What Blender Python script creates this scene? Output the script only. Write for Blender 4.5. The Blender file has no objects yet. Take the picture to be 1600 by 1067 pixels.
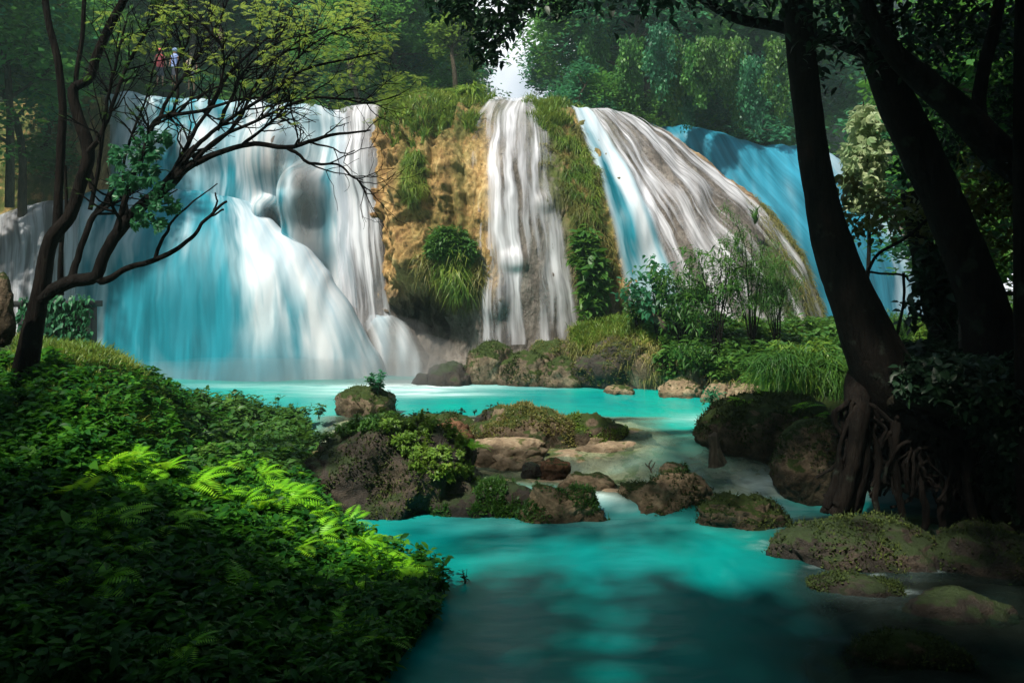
import bpy, math, random
import numpy as np
from mathutils import Vector

# ------------------------------------------------------------------ camera, light
SC = bpy.context.scene
F, HZ, CH = 1331.0, 450.0, 4.0        # focal length and horizon in photo pixels, camera height above the lower pool
cam = bpy.data.objects.new('camera', bpy.data.cameras.new('camera'))
SC.collection.objects.link(cam); SC.camera = cam
cam.location = (0, 0, CH); cam.rotation_euler = (math.radians(90), 0, 0)
cam.data.sensor_width = 36; cam.data.lens = 36 * F / 1600
cam.data.shift_y = (HZ - 533.5) / 1600
cam.data.clip_start = 0.1; cam.data.clip_end = 3000

TO_SUN = Vector((-0.36, -0.46, 0.84)).normalized()
W = bpy.data.worlds.new("World"); SC.world = W; W.use_nodes = True
wn = W.node_tree; wn.nodes.clear()
sky = wn.nodes.new('ShaderNodeTexSky'); sky.sky_type = 'NISHITA'; sky.sun_disc = False
sky.sun_elevation = math.asin(TO_SUN.z); sky.sun_rotation = math.atan2(TO_SUN.x, TO_SUN.y)
sky.dust_density = 1.5
bg = wn.nodes.new('ShaderNodeBackground'); bg.inputs[1].default_value = 0.07
wo = wn.nodes.new('ShaderNodeOutputWorld')
tcw = wn.nodes.new('ShaderNodeTexCoord'); cn = wn.nodes.new('ShaderNodeTexNoise'); cn.inputs['Scale'].default_value = 2.2; cn.inputs['Detail'].default_value = 6
crw = wn.nodes.new('ShaderNodeValToRGB'); crw.color_ramp.elements[0].position = .28; crw.color_ramp.elements[1].position = .42
cmx = wn.nodes.new('ShaderNodeMix'); cmx.data_type = 'RGBA'; cmx.inputs[7].default_value = (14, 14.5, 15.2, 1)
wn.links.new(tcw.outputs['Generated'], cn.inputs['Vector']); wn.links.new(cn.outputs['Fac'], crw.inputs[0]); 
sxw = wn.nodes.new('ShaderNodeSeparateXYZ'); wn.links.new(tcw.outputs['Generated'], sxw.inputs[0])   # a bank of cloud low over the valley head
lowc = wn.nodes.new('ShaderNodeMapRange'); lowc.inputs[1].default_value = .62; lowc.inputs[2].default_value = .35; wn.links.new(sxw.outputs[2], lowc.inputs[0])
mlc = wn.nodes.new('ShaderNodeMath'); mlc.operation = 'MULTIPLY'; wn.links.new(lowc.outputs[0], mlc.inputs[0]); wn.links.new(crw.outputs[0], mlc.inputs[1]); wn.links.new(mlc.outputs[0], cmx.inputs[0])
wn.links.new(sky.outputs[0], cmx.inputs[6]); wn.links.new(cmx.outputs[2], bg.inputs[0]); wn.links.new(bg.outputs[0], wo.inputs[0])
sl = bpy.data.lights.new('sun', 'SUN'); sl.energy = 5.0; sl.angle = math.radians(2.0); sl.color = (1.0, 0.93, 0.80)
so = bpy.data.objects.new('sun', sl); SC.collection.objects.link(so)
so.rotation_euler = TO_SUN.to_track_quat('Z', 'Y').to_euler()
SC.view_settings.view_transform = 'Standard'; SC.view_settings.look = 'None'
SC.view_settings.exposure = 0.55; SC.view_settings.gamma = 1.0
SC.cycles.max_bounces = 6; SC.cycles.transparent_max_bounces = 12
SC.cycles.diffuse_bounces = 3; SC.cycles.glossy_bounces = 2; SC.cycles.transmission_bounces = 3
SC.cycles.use_denoising = True
SC.cycles.sample_clamp_indirect = 6

R = random.Random(7)
RN = np.random.default_rng(11)
COL = SC.collection

# ------------------------------------------------------------------ helpers
def at(px, py, Y):
    return np.array([(px - 800.0) / F * Y, Y, CH + (HZ - py) / F * Y])
def yof(py, z=0.0):
    return F * (CH - z) / (py - HZ)
def proj(P):
    P = np.asarray(P); return 800 + P[..., 0] / P[..., 1] * F, HZ - (P[..., 2] - CH) / P[..., 1] * F

def _h(ix, iy, iz, seed):
    n = (ix * 73856093) ^ (iy * 19349663) ^ (iz * 83492791) ^ (seed * 2654435)
    n = (n ^ (n >> 13)) * 1274126177
    n = n & 0x7fffffff
    n = (n ^ (n >> 15)) * 2246822519 & 0x7fffffff
    return (n & 0xffffff) / float(0xffffff)
def noise(x, y, z=0.0, seed=0):
    x, y, z = np.broadcast_arrays(np.asarray(x, float), y, z)
    ix, iy, iz = (np.floor(a).astype(np.int64) for a in (x, y, z))
    fx, fy, fz = x - ix, y - iy, z - iz
    fx, fy, fz = (a * a * a * (a * (a * 6 - 15) + 10) for a in (fx, fy, fz))
    r = 0
    for dx in (0, 1):
        for dy in (0, 1):
            for dz in (0, 1):
                w = (fx if dx else 1 - fx) * (fy if dy else 1 - fy) * (fz if dz else 1 - fz)
                r = r + w * _h(ix + dx, iy + dy, iz + dz, seed)
    return r * 2 - 1
def fbm(x, y, z=0.0, o=4, seed=0, g=0.5):
    a, s, t = 1.0, 0, 0
    x = np.asarray(x, float); y = np.asarray(y, float); z = np.asarray(z, float)
    for i in range(o):
        s = s + a * noise(x, y, z, seed + i * 17); t += a
        x, y, z = x * 2.03 + 3.1, y * 2.03 + 1.7, z * 2.03 + 5.3; a *= g
    return s / t
def sstep(a, b, x):
    t = np.clip((x - a) / (b - a), 0, 1); return t * t * (3 - 2 * t)

def mesh(name, V, Fq, mat=None, uv=None, smooth=True, attrs=None):
    """V (n,3); Fq: (m,4) or (m,3) int array"""
    V = np.asarray(V, np.float32); Fq = np.asarray(Fq, np.int32)
    me = bpy.data.meshes.new(name); k = Fq.shape[1]
    me.vertices.add(len(V)); me.vertices.foreach_set('co', V.ravel())
    me.loops.add(len(Fq) * k); me.loops.foreach_set('vertex_index', Fq.ravel())
    me.polygons.add(len(Fq)); me.polygons.foreach_set('loop_start', np.arange(len(Fq), dtype=np.int32) * k)
    me.update(calc_edges=True)
    if smooth: me.polygons.foreach_set('use_smooth', np.ones(len(Fq), bool))
    if uv is not None:
        l = me.uv_layers.new(name='UVMap'); l.data.foreach_set('uv', np.asarray(uv, np.float32)[Fq.ravel()].ravel())
    for n_, a in (attrs or {}).items():
        at_ = me.attributes.new(n_, 'FLOAT', 'POINT'); at_.data.foreach_set('value', np.asarray(a, np.float32).ravel())
    if mat: me.materials.append(mat)
    return me
def link(name, me, parent=None, loc=None, rz=None, scale=None):
    o = bpy.data.objects.new(name, me); COL.objects.link(o)
    if parent: o.parent = parent
    if loc is not None: o.location = loc
    if rz is not None: o.rotation_euler = (0, 0, rz) if not hasattr(rz, '__len__') else rz
    if scale is not None: o.scale = scale if hasattr(scale, '__len__') else (scale,) * 3
    return o
def tag(o, label=None, cat=None, group=None, kind=None):
    if label: o['label'] = label
    if cat: o['category'] = cat
    if group: o['group'] = group
    if kind: o['kind'] = kind
    return o
def thing(name, label, cat, loc=(0, 0, 0), group=None, rz=None, scale=None):
    return tag(link(name, None, None, loc, rz, scale), label, cat, group)
def grid_faces(n, m):
    i = np.arange(n - 1)[:, None] * m + np.arange(m - 1)[None, :]
    return np.stack([i, i + m, i + m + 1, i + 1], -1).reshape(-1, 4)
def merge(parts):
    V, Q, o = [], [], 0
    for v, f in parts:
        V.append(v); Q.append(np.asarray(f) + o); o += len(v)
    return np.concatenate(V), np.concatenate(Q)

def spline(P, n):
    """catmull-rom through rows of P (k, d) -> (n, d)"""
    P = np.asarray(P, float); k = len(P)
    if k == 2: 
        t = np.linspace(0, 1, n)[:, None]; return P[0] * (1 - t) + P[1] * t
    return cr(P, np.linspace(0, k - 1, n))
def cr(P, u):
    k = len(P); u = np.clip(u, 0, k - 1 - 1e-6); i = np.floor(u).astype(int); f = u - i
    E = np.concatenate([[2 * P[0] - P[1]], P, [2 * P[-1] - P[-2]]])
    f = f.reshape(f.shape + (1,) * (P.ndim - 1))
    a, b, c, d = E[i], E[i + 1], E[i + 2], E[i + 3]
    return 0.5 * (2 * b + (c - a) * f + (2 * a - 5 * b + 4 * c - d) * f ** 2 + (3 * b - a - 3 * c + d) * f ** 3)

def tube(P, r, sides=8, rough=0.0, seed=0):
    P = np.asarray(P, float); r = np.broadcast_to(np.asarray(r, float), (len(P),))
    T = np.gradient(P, axis=0); T /= np.linalg.norm(T, axis=1, keepdims=True) + 1e-9
    ref = np.array([0.13, 1, 0.07]); ref = np.where(np.abs(T @ ref)[:, None] > 0.95 * np.linalg.norm(ref), [1.0, 0, 0], ref)
    A = np.cross(T, ref); A /= np.linalg.norm(A, axis=1, keepdims=True) + 1e-9
    B = np.cross(T, A)
    th = np.arange(sides) / sides * 2 * np.pi
    D = A[:, None] * np.cos(th)[None, :, None] + B[:, None] * np.sin(th)[None, :, None]
    rr = r[:, None]
    if rough:
        L = np.cumsum(np.r_[0, np.linalg.norm(np.diff(P, axis=0), axis=1)])
        rr = rr * (1 + rough * fbm(np.cos(th)[None] * 2.2 + 5, np.sin(th)[None] * 2.2, L[:, None] * 1.1, 4, seed))
    V = (P[:, None] + D * rr[..., None]).reshape(-1, 3)
    i = np.arange(len(P) - 1)[:, None] * sides; j = np.arange(sides)[None]
    j2 = (j + 1) % sides
    Q = np.stack([i + j, i + j2, i + sides + j2, i + sides + j], -1).reshape(-1, 4)
    return V, Q
def pxline(pts, Y, n=24, dY=0.0, seed=0, wob=0.0):
    """pts (px, py, r_px[, Y]) -> 3D centre line and radius"""
    A = np.array([(p[0], p[1], p[2], p[3] if len(p) > 3 else Y) for p in pts], float)
    S = spline(A, n)
    if wob:
        t = np.linspace(0, len(pts) * 1.3, n)
        S[:, 0] += wob * fbm(t, 0.5, seed * 3.1, 3, seed); S[:, 1] += wob * fbm(t, 9.5, seed * 3.1, 3, seed + 5)
    P = np.stack([(S[:, 0] - 800) / F * S[:, 3], S[:, 3], CH + (HZ - S[:, 1]) / F * S[:, 3]], -1)
    return P, np.maximum(S[:, 2], 0.3) / F * S[:, 3]

def rotm(yaw, pitch, roll):
    """arrays -> (n,3,3); leaf axis is +Y, normal +Z"""
    cy, sy, cp, sp, cr_, sr = np.cos(yaw), np.sin(yaw), np.cos(pitch), np.sin(pitch), np.cos(roll), np.sin(roll)
    z, o = np.zeros_like(cy), np.ones_like(cy)
    Rz = np.stack([cy, -sy, z, sy, cy, z, z, z, o], -1).reshape(-1, 3, 3)
    Rx = np.stack([o, z, z, z, cp, -sp, z, sp, cp], -1).reshape(-1, 3, 3)
    Ry = np.stack([cr_, z, sr, z, o, z, -sr, z, cr_], -1).reshape(-1, 3, 3)
    return Rz @ Rx @ Ry
def instance(tv, tf, P, M, S):
    """template verts/faces at points P with matrices M and scale S -> merged"""
    n, k = len(P), len(tv)
    V = np.einsum('nij,kj->nki', M, tv) * np.asarray(S).reshape(-1, 1, 1) + P[:, None]
    Q = tf[None] + (np.arange(n) * k)[:, None, None]
    return V.reshape(-1, 3), Q.reshape(-1, tf.shape[1])
# single leaf: 6 verts folded, 2 quads
LEAF = (np.array([[0, 0, 0], [-.2, .25, .06], [0, .27, -.01], [.2, .25, .06], [-.21, .6, .03], [0, .63, -.05], [.21, .6, .03], [0, 1, -.18]], float),
        np.array([[0, 3, 2, 1], [1, 2, 5, 4], [2, 3, 6, 5], [4, 5, 6, 7]]))
DIAM = (np.array([[0, 0, 0], [-.3, .5, .05], [0, 1, -.1], [.3, .5, .05]], float), np.array([[0, 3, 2, 1]]))
SLIM = (np.array([[0, 0, 0], [-.1, .4, .02], [0, 1, -.25], [.1, .4, .02]], float), np.array([[0, 3, 2, 1]]))
def leaves(P, size, tmpl=DIAM, rng=RN, pitch=(-0.5, 0.9), var=0.5, yaw=None):
    n = len(P)
    M = rotm(rng.uniform(0, 6.283, n) if yaw is None else yaw, rng.uniform(*pitch, n), rng.uniform(-.7, .7, n))
    return instance(tmpl[0], tmpl[1], P, M, size * rng.uniform(1 - var, 1 + var, n))
def blade_t(n=4, w=.035, bend=.6):
    v = []; 
    for i in range(n + 1):
        t = i / n; a = bend * t
        y, z = math.sin(a) * t, math.cos(a * 1.3) * t
        ww = w * (1 - t ** 2) + .003
        v += [(-ww, y, z), (ww, y, z)]
    f = [(2 * i, 2 * i + 1, 2 * i + 3, 2 * i + 2) for i in range(n)]
    return np.array(v), np.array(f)
BL = blade_t(); BLD = blade_t(4, .03, 1.7)
def blades(P, size, tmpl=BL, rng=RN, tilt=.35, var=.5):
    n = len(P)
    M = rotm(rng.uniform(0, 6.283, n), rng.uniform(-tilt, tilt, n), rng.uniform(-tilt, tilt, n))
    return instance(tmpl[0], tmpl[1], P, M, size * rng.uniform(1 - var, 1 + var, n))

def pinna_frond(L=1.0, n=14, droop=1.0, w=.2, leafw=.22, up=.9):
    """fern frond / pinnate leaf along +Y, rising then drooping; template verts, quads"""
    V, Q = [], []
    pts = []
    for i in range(n + 2):
        t = i / (n + 1); a = up - droop * t
        if i == 0: p = np.zeros(3)
        else: p = pts[-1] + np.array([0, math.cos(a), math.sin(a)]) * L / (n + 1)
        pts.append(p)
    pts = np.array(pts)
    for i in range(1, n + 2):
        t = i / (n + 1); ln = w * math.sin(math.pi * min(1, t * .85 + .12)) ** .8 * L
        T = pts[i] - pts[i - 1]; T /= np.linalg.norm(T)
        N = np.cross([1, 0, 0], T)
        for s in (-1, 1):
            d = np.array([s, 0, 0]) * .93 + T * .35 - N * .12
            k = len(V); h = T * ln * leafw
            V += [pts[i] , pts[i] + d * ln * .45 + h, pts[i] + d * ln, pts[i] + d * ln * .5 - h]
            Q.append((k, k + 3, k + 2, k + 1) if s > 0 else (k, k + 1, k + 2, k + 3))
    return np.array(V), np.array(Q)

# ------------------------------------------------------------------ materials
class NT:
    def __init__(s, name):
        s.m = bpy.data.materials.new(name); s.m.use_nodes = True; s.t = s.m.node_tree; s.t.nodes.clear()
        s.out = s.n('ShaderNodeOutputMaterial')
    def n(s, ty, **kw):
        nd = s.t.nodes.new(ty)
        for k, v in kw.items(): setattr(nd, k, v)
        return nd
    def L(s, a, b): s.t.links.new(a, b)
    def put(s, nd, key, v):
        if hasattr(v, 'is_output') or isinstance(v, bpy.types.NodeSocket): s.L(v, nd.inputs[key])
        else: nd.inputs[key].default_value = (*v, 1) if (isinstance(v, tuple) and len(v) == 3 and nd.inputs[key].type == 'RGBA') else v
    def coord(s, kind='Object', scale=(1, 1, 1)):
        tc = s.n('ShaderNodeTexCoord'); mp = s.n('ShaderNodeMapping'); mp.inputs['Scale'].default_value = scale
        s.L(tc.outputs[kind], mp.inputs[0]); return mp.outputs[0]
    def noise(s, vec, sc, det=4, ro=.55, dist=0.0):
        t = s.n('ShaderNodeTexNoise'); s.L(vec, t.inputs['Vector'])
        t.inputs['Scale'].default_value = sc; t.inputs['Detail'].default_value = det; t.inputs['Roughness'].default_value = ro
        t.inputs['Distortion'].default_value = dist
        return t.outputs['Fac']
    def ramp(s, f, stops):
        r = s.n('ShaderNodeValToRGB'); s.put(r, 0, f); e = r.color_ramp.elements
        while len(e) < len(stops): e.new(.5)
        for el, (p, c) in zip(e, stops):
            el.position = p; el.color = (*c, 1) if hasattr(c, '__len__') else (c, c, c, 1)
        return r.outputs[0]
    def mix(s, f, a, b, bt='MIX'):
        m = s.n('ShaderNodeMix', data_type='RGBA', blend_type=bt); s.put(m, 0, f); s.put(m, 6, a); s.put(m, 7, b); return m.outputs[2]
    def math(s, op, a, b=0.0, c=None, clamp=False):
        m = s.n('ShaderNodeMath', operation=op, use_clamp=clamp); s.put(m, 0, a); s.put(m, 1, b)
        if c is not None: s.put(m, 2, c)
        return m.outputs[0]
    def attr(s, name):
        a = s.n('ShaderNodeAttribute', attribute_name=name); return a.outputs['Fac']
    def bump(s, h, st=.5, d=.05):
        b = s.n('ShaderNodeBump'); b.inputs['Strength'].default_value = st; b.inputs['Distance'].default_value = d
        s.L(h, b.inputs['Height']); return b.outputs[0]
    def bsdf(s, color, rough=.6, normal=None, **kw):
        p = s.n('ShaderNodeBsdfPrincipled'); s.put(p, 'Base Color', color); s.put(p, 'Roughness', rough)
        if normal is not None: s.L(normal, p.inputs['Normal'])
        for k, v in kw.items(): s.put(p, k.replace('_', ' '), v)
        return p.outputs[0]
    def shmix(s, f, a, b):
        m = s.n('ShaderNodeMixShader'); s.put(m, 0, f); s.L(a, m.inputs[1]); s.L(b, m.inputs[2]); return m.outputs[0]
    def done(s, sh): s.L(sh, s.out.inputs[0]); return s.m

def leaf_mat(name, cols, trans=.3, rough=.45, var=.5, spec=.35):
    """cols: list of leaf colours picked per leaf, softly grouped in patches"""
    t = NT(name); g = t.n('ShaderNodeNewGeometry')
    nz = t.noise(t.coord(), .7, 3)
    f = t.math('ADD', t.math('MULTIPLY', g.outputs['Random Per Island'], var), t.math('MULTIPLY', nz, 1.6), clamp=False)
    f = t.math('SUBTRACT', f, .8 + var * .5 - .5, clamp=True)
    c = t.ramp(f, [(i / (len(cols) - 1), c) for i, c in enumerate(cols)])
    b = t.bsdf(c, rough, Specular_IOR_Level=spec)
    tr = t.n('ShaderNodeBsdfTranslucent'); t.L(t.mix(.5, c, tuple(min(1, x * 1.5) for x in cols[-1])), tr.inputs[0])
    return t.done(t.shmix(trans, b, tr.outputs[0]))
M = {}
M['leaf_far'] = leaf_mat('far leaves', [(.016, .08, .022), (.045, .17, .035), (.15, .36, .06)], .35)
M['leaf_far_blue'] = leaf_mat('blue green leaves', [(.015, .085, .05), (.035, .17, .085), (.08, .3, .11)], .35)
M['leaf_light'] = leaf_mat('light leaves', [(.06, .15, .02), (.13, .26, .03), (.24, .34, .05)], .35)
M['leaf_yellow'] = leaf_mat('yellow green leaves', [(.12, .27, .03), (.25, .42, .05), (.44, .54, .1)], .45)
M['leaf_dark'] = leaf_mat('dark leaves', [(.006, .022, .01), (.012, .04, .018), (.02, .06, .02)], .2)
M['leaf_bank'] = leaf_mat('bank leaves', [(.007, .05, .008), (.018, .12, .012), (.085, .27, .018)], .35, .5, var=.8, spec=.22)
M['leaf_mid'] = leaf_mat('mid leaves', [(.02, .08, .02), (.05, .15, .025), (.11, .23, .03)], .3)
M['leaf_pale'] = leaf_mat('pale leaves', [(.12, .26, .1), (.3, .4, .2), (.5, .55, .32)], .3)
M['leaf_olive'] = leaf_mat('olive leaves', [(.03, .05, .012), (.08, .09, .02), (.16, .15, .03)], .3)
M['fern'] = leaf_mat('fern', [(.1, .36, .01), (.22, .6, .015), (.42, .75, .04)], .4)
M['grass'] = leaf_mat('grass', [(.04, .12, .015), (.11, .22, .025), (.3, .34, .06)], .3)
M['grass_dry'] = leaf_mat('dry grass', [(.07, .1, .02), (.17, .18, .045), (.34, .29, .1)], .3)
M['moss'] = leaf_mat('moss', [(.012, .028, .006), (.035, .06, .01), (.1, .13, .02)], .15, .8)

def bark_mat(name, a, b, lichen=None):
    t = NT(name); v = t.coord('Object', (1, 1, .25)); n = t.noise(v, 9, 8, .65, .4)
    c = t.ramp(n, [(.3, a), (.7, b)])
    if lichen: c = t.mix(t.ramp(t.noise(t.coord(), 2.2, 5, .6), [(.6, 0), (.68, 1)]), c, lichen)
    return t.done(t.bsdf(c, .95, t.bump(t.math('ADD', n, t.math('MULTIPLY', t.noise(t.coord('Object', (1, 1, .12)), 26, 4, .7), .6)), 1.0, .09), Specular_IOR_Level=.08))
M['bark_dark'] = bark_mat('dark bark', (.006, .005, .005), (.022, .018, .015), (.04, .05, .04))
M['bark_grey'] = bark_mat('grey bark', (.004, .004, .004), (.02, .017, .015))
M['bark_far'] = bark_mat('far bark', (.03, .025, .018), (.12, .1, .07))
M['bark_log'] = bark_mat('log bark', (.06, .05, .04), (.26, .21, .16))

def rock_mat(name, cols, mosscol=(.028, .046, .009), moss=.5, wet=0.0, flow=False):
    t = NT(name); v = t.coord('Object', (1, 1, .35) if flow else (1, 1, 1))
    n1 = t.noise(v, 1.1, 6, .6, .3); n2 = t.noise(v, 7, 8, .7, .6); n3 = t.noise(v, 38, 4, .6)
    f = t.math('ADD', t.math('MULTIPLY', n1, .55), t.math('MULTIPLY', n2, .45))
    c = t.ramp(f, [(.32 + .36 * i / (len(cols) - 1), q) for i, q in enumerate(cols)])
    vo = t.n('ShaderNodeTexVoronoi', feature='DISTANCE_TO_EDGE'); t.L(v, vo.inputs['Vector']); vo.inputs['Scale'].default_value = 3.5
    pit = t.ramp(t.noise(t.coord(), 13, 3, .7), [(.28, .35), (.42, 1)])
    c = t.mix(1.0, c, pit, 'MULTIPLY')
    g = t.n('ShaderNodeNewGeometry'); sx = t.n('ShaderNodeSeparateXYZ'); t.L(g.outputs['Normal'], sx.inputs[0])
    mm = t.math('ADD', t.math('MULTIPLY', sx.outputs['Z'], .45), t.noise(t.coord(), 1.9, 6, .65))
    mm = t.ramp(mm, [(1.02 - moss * .5, 0), (1.12 - moss * .5, 1)])
    at_ = t.attr('moss'); mm = t.math('MAXIMUM', mm, t.math('MULTIPLY', at_, t.ramp(n2, [(.3, .3), (.6, 1)])))
    mc = t.mix(t.noise(t.coord(), 9, 5), tuple(x * .5 for x in mosscol), tuple(x * 2.0 for x in mosscol))
    c = t.mix(mm, c, mc)
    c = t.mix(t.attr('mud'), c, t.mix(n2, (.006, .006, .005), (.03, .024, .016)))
    c = t.mix(t.math('MULTIPLY', t.attr('waterline'), .8), c, t.mix(1.0, c, (.22, .22, .2), 'MULTIPLY'))
    h = t.math('ADD', t.math('MULTIPLY', n2, 1.0), t.math('MULTIPLY', n3, .35))
    return t.done(t.bsdf(c, .85 - wet * .5, t.bump(h, .8, .09), Specular_IOR_Level=.25 + wet * .4))
M['rock_moss'] = rock_mat('mossy rock', [(.035, .028, .022), (.16, .12, .08), (.42, .34, .23)], moss=.75)
M['rock_tan'] = rock_mat('tan rock', [(.09, .065, .04), (.3, .22, .14), (.62, .5, .34)], moss=.42)
M['rock_dark'] = rock_mat('dark wet rock', [(.01, .009, .007), (.035, .027, .02), (.12, .09, .06)], (.018, .032, .007), moss=.5, wet=.5)
M['rock_brown'] = rock_mat('brown rock', [(.05, .028, .015), (.2, .1, .055), (.36, .22, .13)], moss=.4)
M['rock_shelf'] = rock_mat('travertine shelf', [(.16, .11, .07), (.42, .31, .2), (.66, .54, .38)], (.12, .12, .04), moss=.15, wet=.3)
M['soil'] = rock_mat('leafy soil', [(.008, .008, .006), (.02, .018, .01), (.05, .04, .02)], (.015, .03, .008), moss=.8)
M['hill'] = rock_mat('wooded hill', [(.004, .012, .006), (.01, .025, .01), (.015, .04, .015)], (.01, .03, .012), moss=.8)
def cliff_mat():
    t = NT('travertine cliff'); v = t.coord('Object', (1, 1, .33))
    n1 = t.noise(v, .8, 6, .6, .6); n2 = t.noise(v, 4.5, 9, .72, .8); n3 = t.noise(v, 30, 4)
    f = t.math('ADD', t.math('MULTIPLY', n1, .5), t.math('MULTIPLY', n2, .5))
    dry = t.ramp(f, [(.33, (.07, .035, .015)), (.43, (.22, .12, .045)), (.53, (.46, .29, .11)), (.66, (.82, .62, .3))])
    wet = t.ramp(f, [(.33, (.05, .045, .04)), (.5, (.15, .13, .115)), (.66, (.3, .27, .24))])
    c = t.mix(t.attr('wet'), dry, wet)
    pit = t.ramp(t.noise(t.coord(), 7, 5, .7), [(.32, .25), (.44, 1)])
    c = t.mix(1.0, c, pit, 'MULTIPLY')
    mm = t.math('MULTIPLY', t.attr('moss'), t.ramp(t.noise(t.coord(), 2.4, 6, .7), [(.38, .25), (.52, 1)]))
    c = t.mix(mm, c, t.mix(n2, (.02, .045, .01), (.14, .17, .03)))
    h = t.math('ADD', n2, t.math('MULTIPLY', n3, .25))
    return t.done(t.bsdf(c, .8, t.bump(h, .9, .16), Specular_IOR_Level=.3))
M['cliff'] = cliff_mat()

def fall_mat(name, white=(.86, .9, .95), tint=(.012, .3, .44), tint_at=(.45, .6), alo=0.0, ahi=1.0, acut=(.4, .6), fine=26, cw=(.3, .4, .3), grey=None):
    """uv: u metres across the flow, v metres along it"""
    t = NT(name)
    wv = t.n('ShaderNodeTexNoise'); t.L(t.coord('UV', (1.1, .45, 1)), wv.inputs['Vector']); wv.inputs['Scale'].default_value = 1; wv.inputs['Detail'].default_value = 3
    def co(sx, sy, wa):
        m = t.n('ShaderNodeVectorMath', operation='MULTIPLY_ADD'); t.L(wv.outputs['Color'], m.inputs[0]); m.inputs[1].default_value = (wa * sx, 0, 0); t.L(t.coord('UV', (sx, sy, 1)), m.inputs[2]); return m.outputs[0]
    fi = t.noise(co(fine, .35, .25), 1, 2, .5); md = t.noise(co(fine * .2, .16, .5), 1, 3, .55); co_ = t.noise(co(1.3, .13, .9), 1, 3, .55); lo = t.noise(t.coord('UV', (.55, .16, 1)), 1, 3, .5)
    st = t.math('ADD', t.math('ADD', t.math('MULTIPLY', fi, cw[0]), t.math('MULTIPLY', md, cw[1])), t.math('MULTIPLY', co_, cw[2]))
    tf = t.ramp(t.math('ADD', t.math('MULTIPLY', lo, .6), t.math('MULTIPLY', md, .4)), [(tint_at[0], 1), (tint_at[1], 0)])
    ti = t.attr('tint')
    tf = t.math('MULTIPLY_ADD', tf, t.math('SUBTRACT', 1.0, t.math('ABSOLUTE', ti)), t.math('MAXIMUM', ti, 0.0), clamp=True)
    st2 = t.ramp(st, [(.36, 0), (.62, 1)])
    c = t.mix(tf, t.mix(st2, grey or (.42, .6, .72), white), t.mix(st2, tuple(x * .55 for x in tint), tuple(min(1, x * 1.5 + .03) for x in tint)))
    d = t.bsdf(c, .5, t.bump(st, .2, .05), Specular_IOR_Level=.3)
    tl = t.n('ShaderNodeBsdfTranslucent'); t.L(c, tl.inputs[0]); d = t.shmix(.25, d, tl.outputs[0])
    a = t.ramp(st, [(acut[0], alo), (acut[1], ahi)])
    a = t.math('ADD', a, t.attr('dens'), clamp=True)
    a = t.math('MULTIPLY', a, t.attr('edge'))
    tp = t.n('ShaderNodeBsdfTransparent')
    return t.done(t.shmix(a, tp.outputs[0], d))
M['fall_thick'] = fall_mat('thick fall', tint=(.0, .23, .32), tint_at=(.46, .57), alo=.78, acut=(.38, .56), fine=8, cw=(.13, .42, .45))
M['fall_veil'] = fall_mat('veil fall', white=(.9, .91, .97), tint=(.42, .48, .56), tint_at=(.4, .5), alo=0.06, ahi=1.0, acut=(.45, .6), fine=10, cw=(.13, .45, .42), grey=(.58, .6, .68))
M['fall_blue'] = fall_mat('blue fall', white=(.42, .55, .62), tint=(.01, .22, .34), tint_at=(.5, .62), alo=.85, acut=(.3, .5), fine=7, cw=(.2, .4, .4))
def water_mat():
    t = NT('turquoise water'); v = t.coord('Object', (1, .45, 1))
    dp, fo = t.attr('depth'), t.attr('foam')
    n = t.noise(t.coord('Object', (.5, 1.6, 1)), 1.4, 5, .6, .6); lo = t.noise(v, .35, 3)
    deep = t.mix(t.ramp(lo, [(.35, 0), (.65, 1)]), (.0, .23, .24), (.0, .38, .315))
    c = t.mix(t.ramp(dp, [(.06, 0), (.5, 1)]), (.26, .36, .26), deep)
    c = t.mix(t.ramp(t.math('MULTIPLY', dp, .4), [(.48, 0), (.8, .6)]), c, (.0, .18, .185))
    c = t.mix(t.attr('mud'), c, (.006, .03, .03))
    ff = t.math('MULTIPLY', fo, t.ramp(n, [(.3, .1), (.62, 1)])); ff = t.math('ADD', ff, t.math('MULTIPLY', fo, .15), clamp=True)
    c = t.mix(ff, c, (.72, .9, .92))
    a = t.math('ADD', t.ramp(dp, [(0, .02), (.08, .14), (.22, .5), (.5, .94), (.8, 1)]), ff, clamp=True)
    rip = t.noise(t.coord('Object', (1, 2.4, 1)), 3.2, 4, .6, .4)
    b = t.bsdf(c, t.math('ADD', .24, t.math('MULTIPLY', ff, .5), clamp=True), t.bump(rip, .1, .05), Specular_IOR_Level=.06)
    tp = t.n('ShaderNodeBsdfTransparent'); tp.inputs[0].default_value = (.8, .95, .9, 1)
    gl = t.n('ShaderNodeBsdfGlossy'); gl.inputs['Roughness'].default_value = .12
    th = t.shmix(.06, tp.outputs[0], gl.outputs[0])
    return t.done(t.shmix(a, th, b))
M['water'] = water_mat()
def plain(name, c, rough=.7):
    t = NT(name); n = t.noise(t.coord(), 6, 6, .6)
    return t.done(t.bsdf(t.mix(n, tuple(x * .7 for x in c), tuple(min(1, x * 1.3) for x in c)), rough, t.bump(n, .3, .02)))

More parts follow.
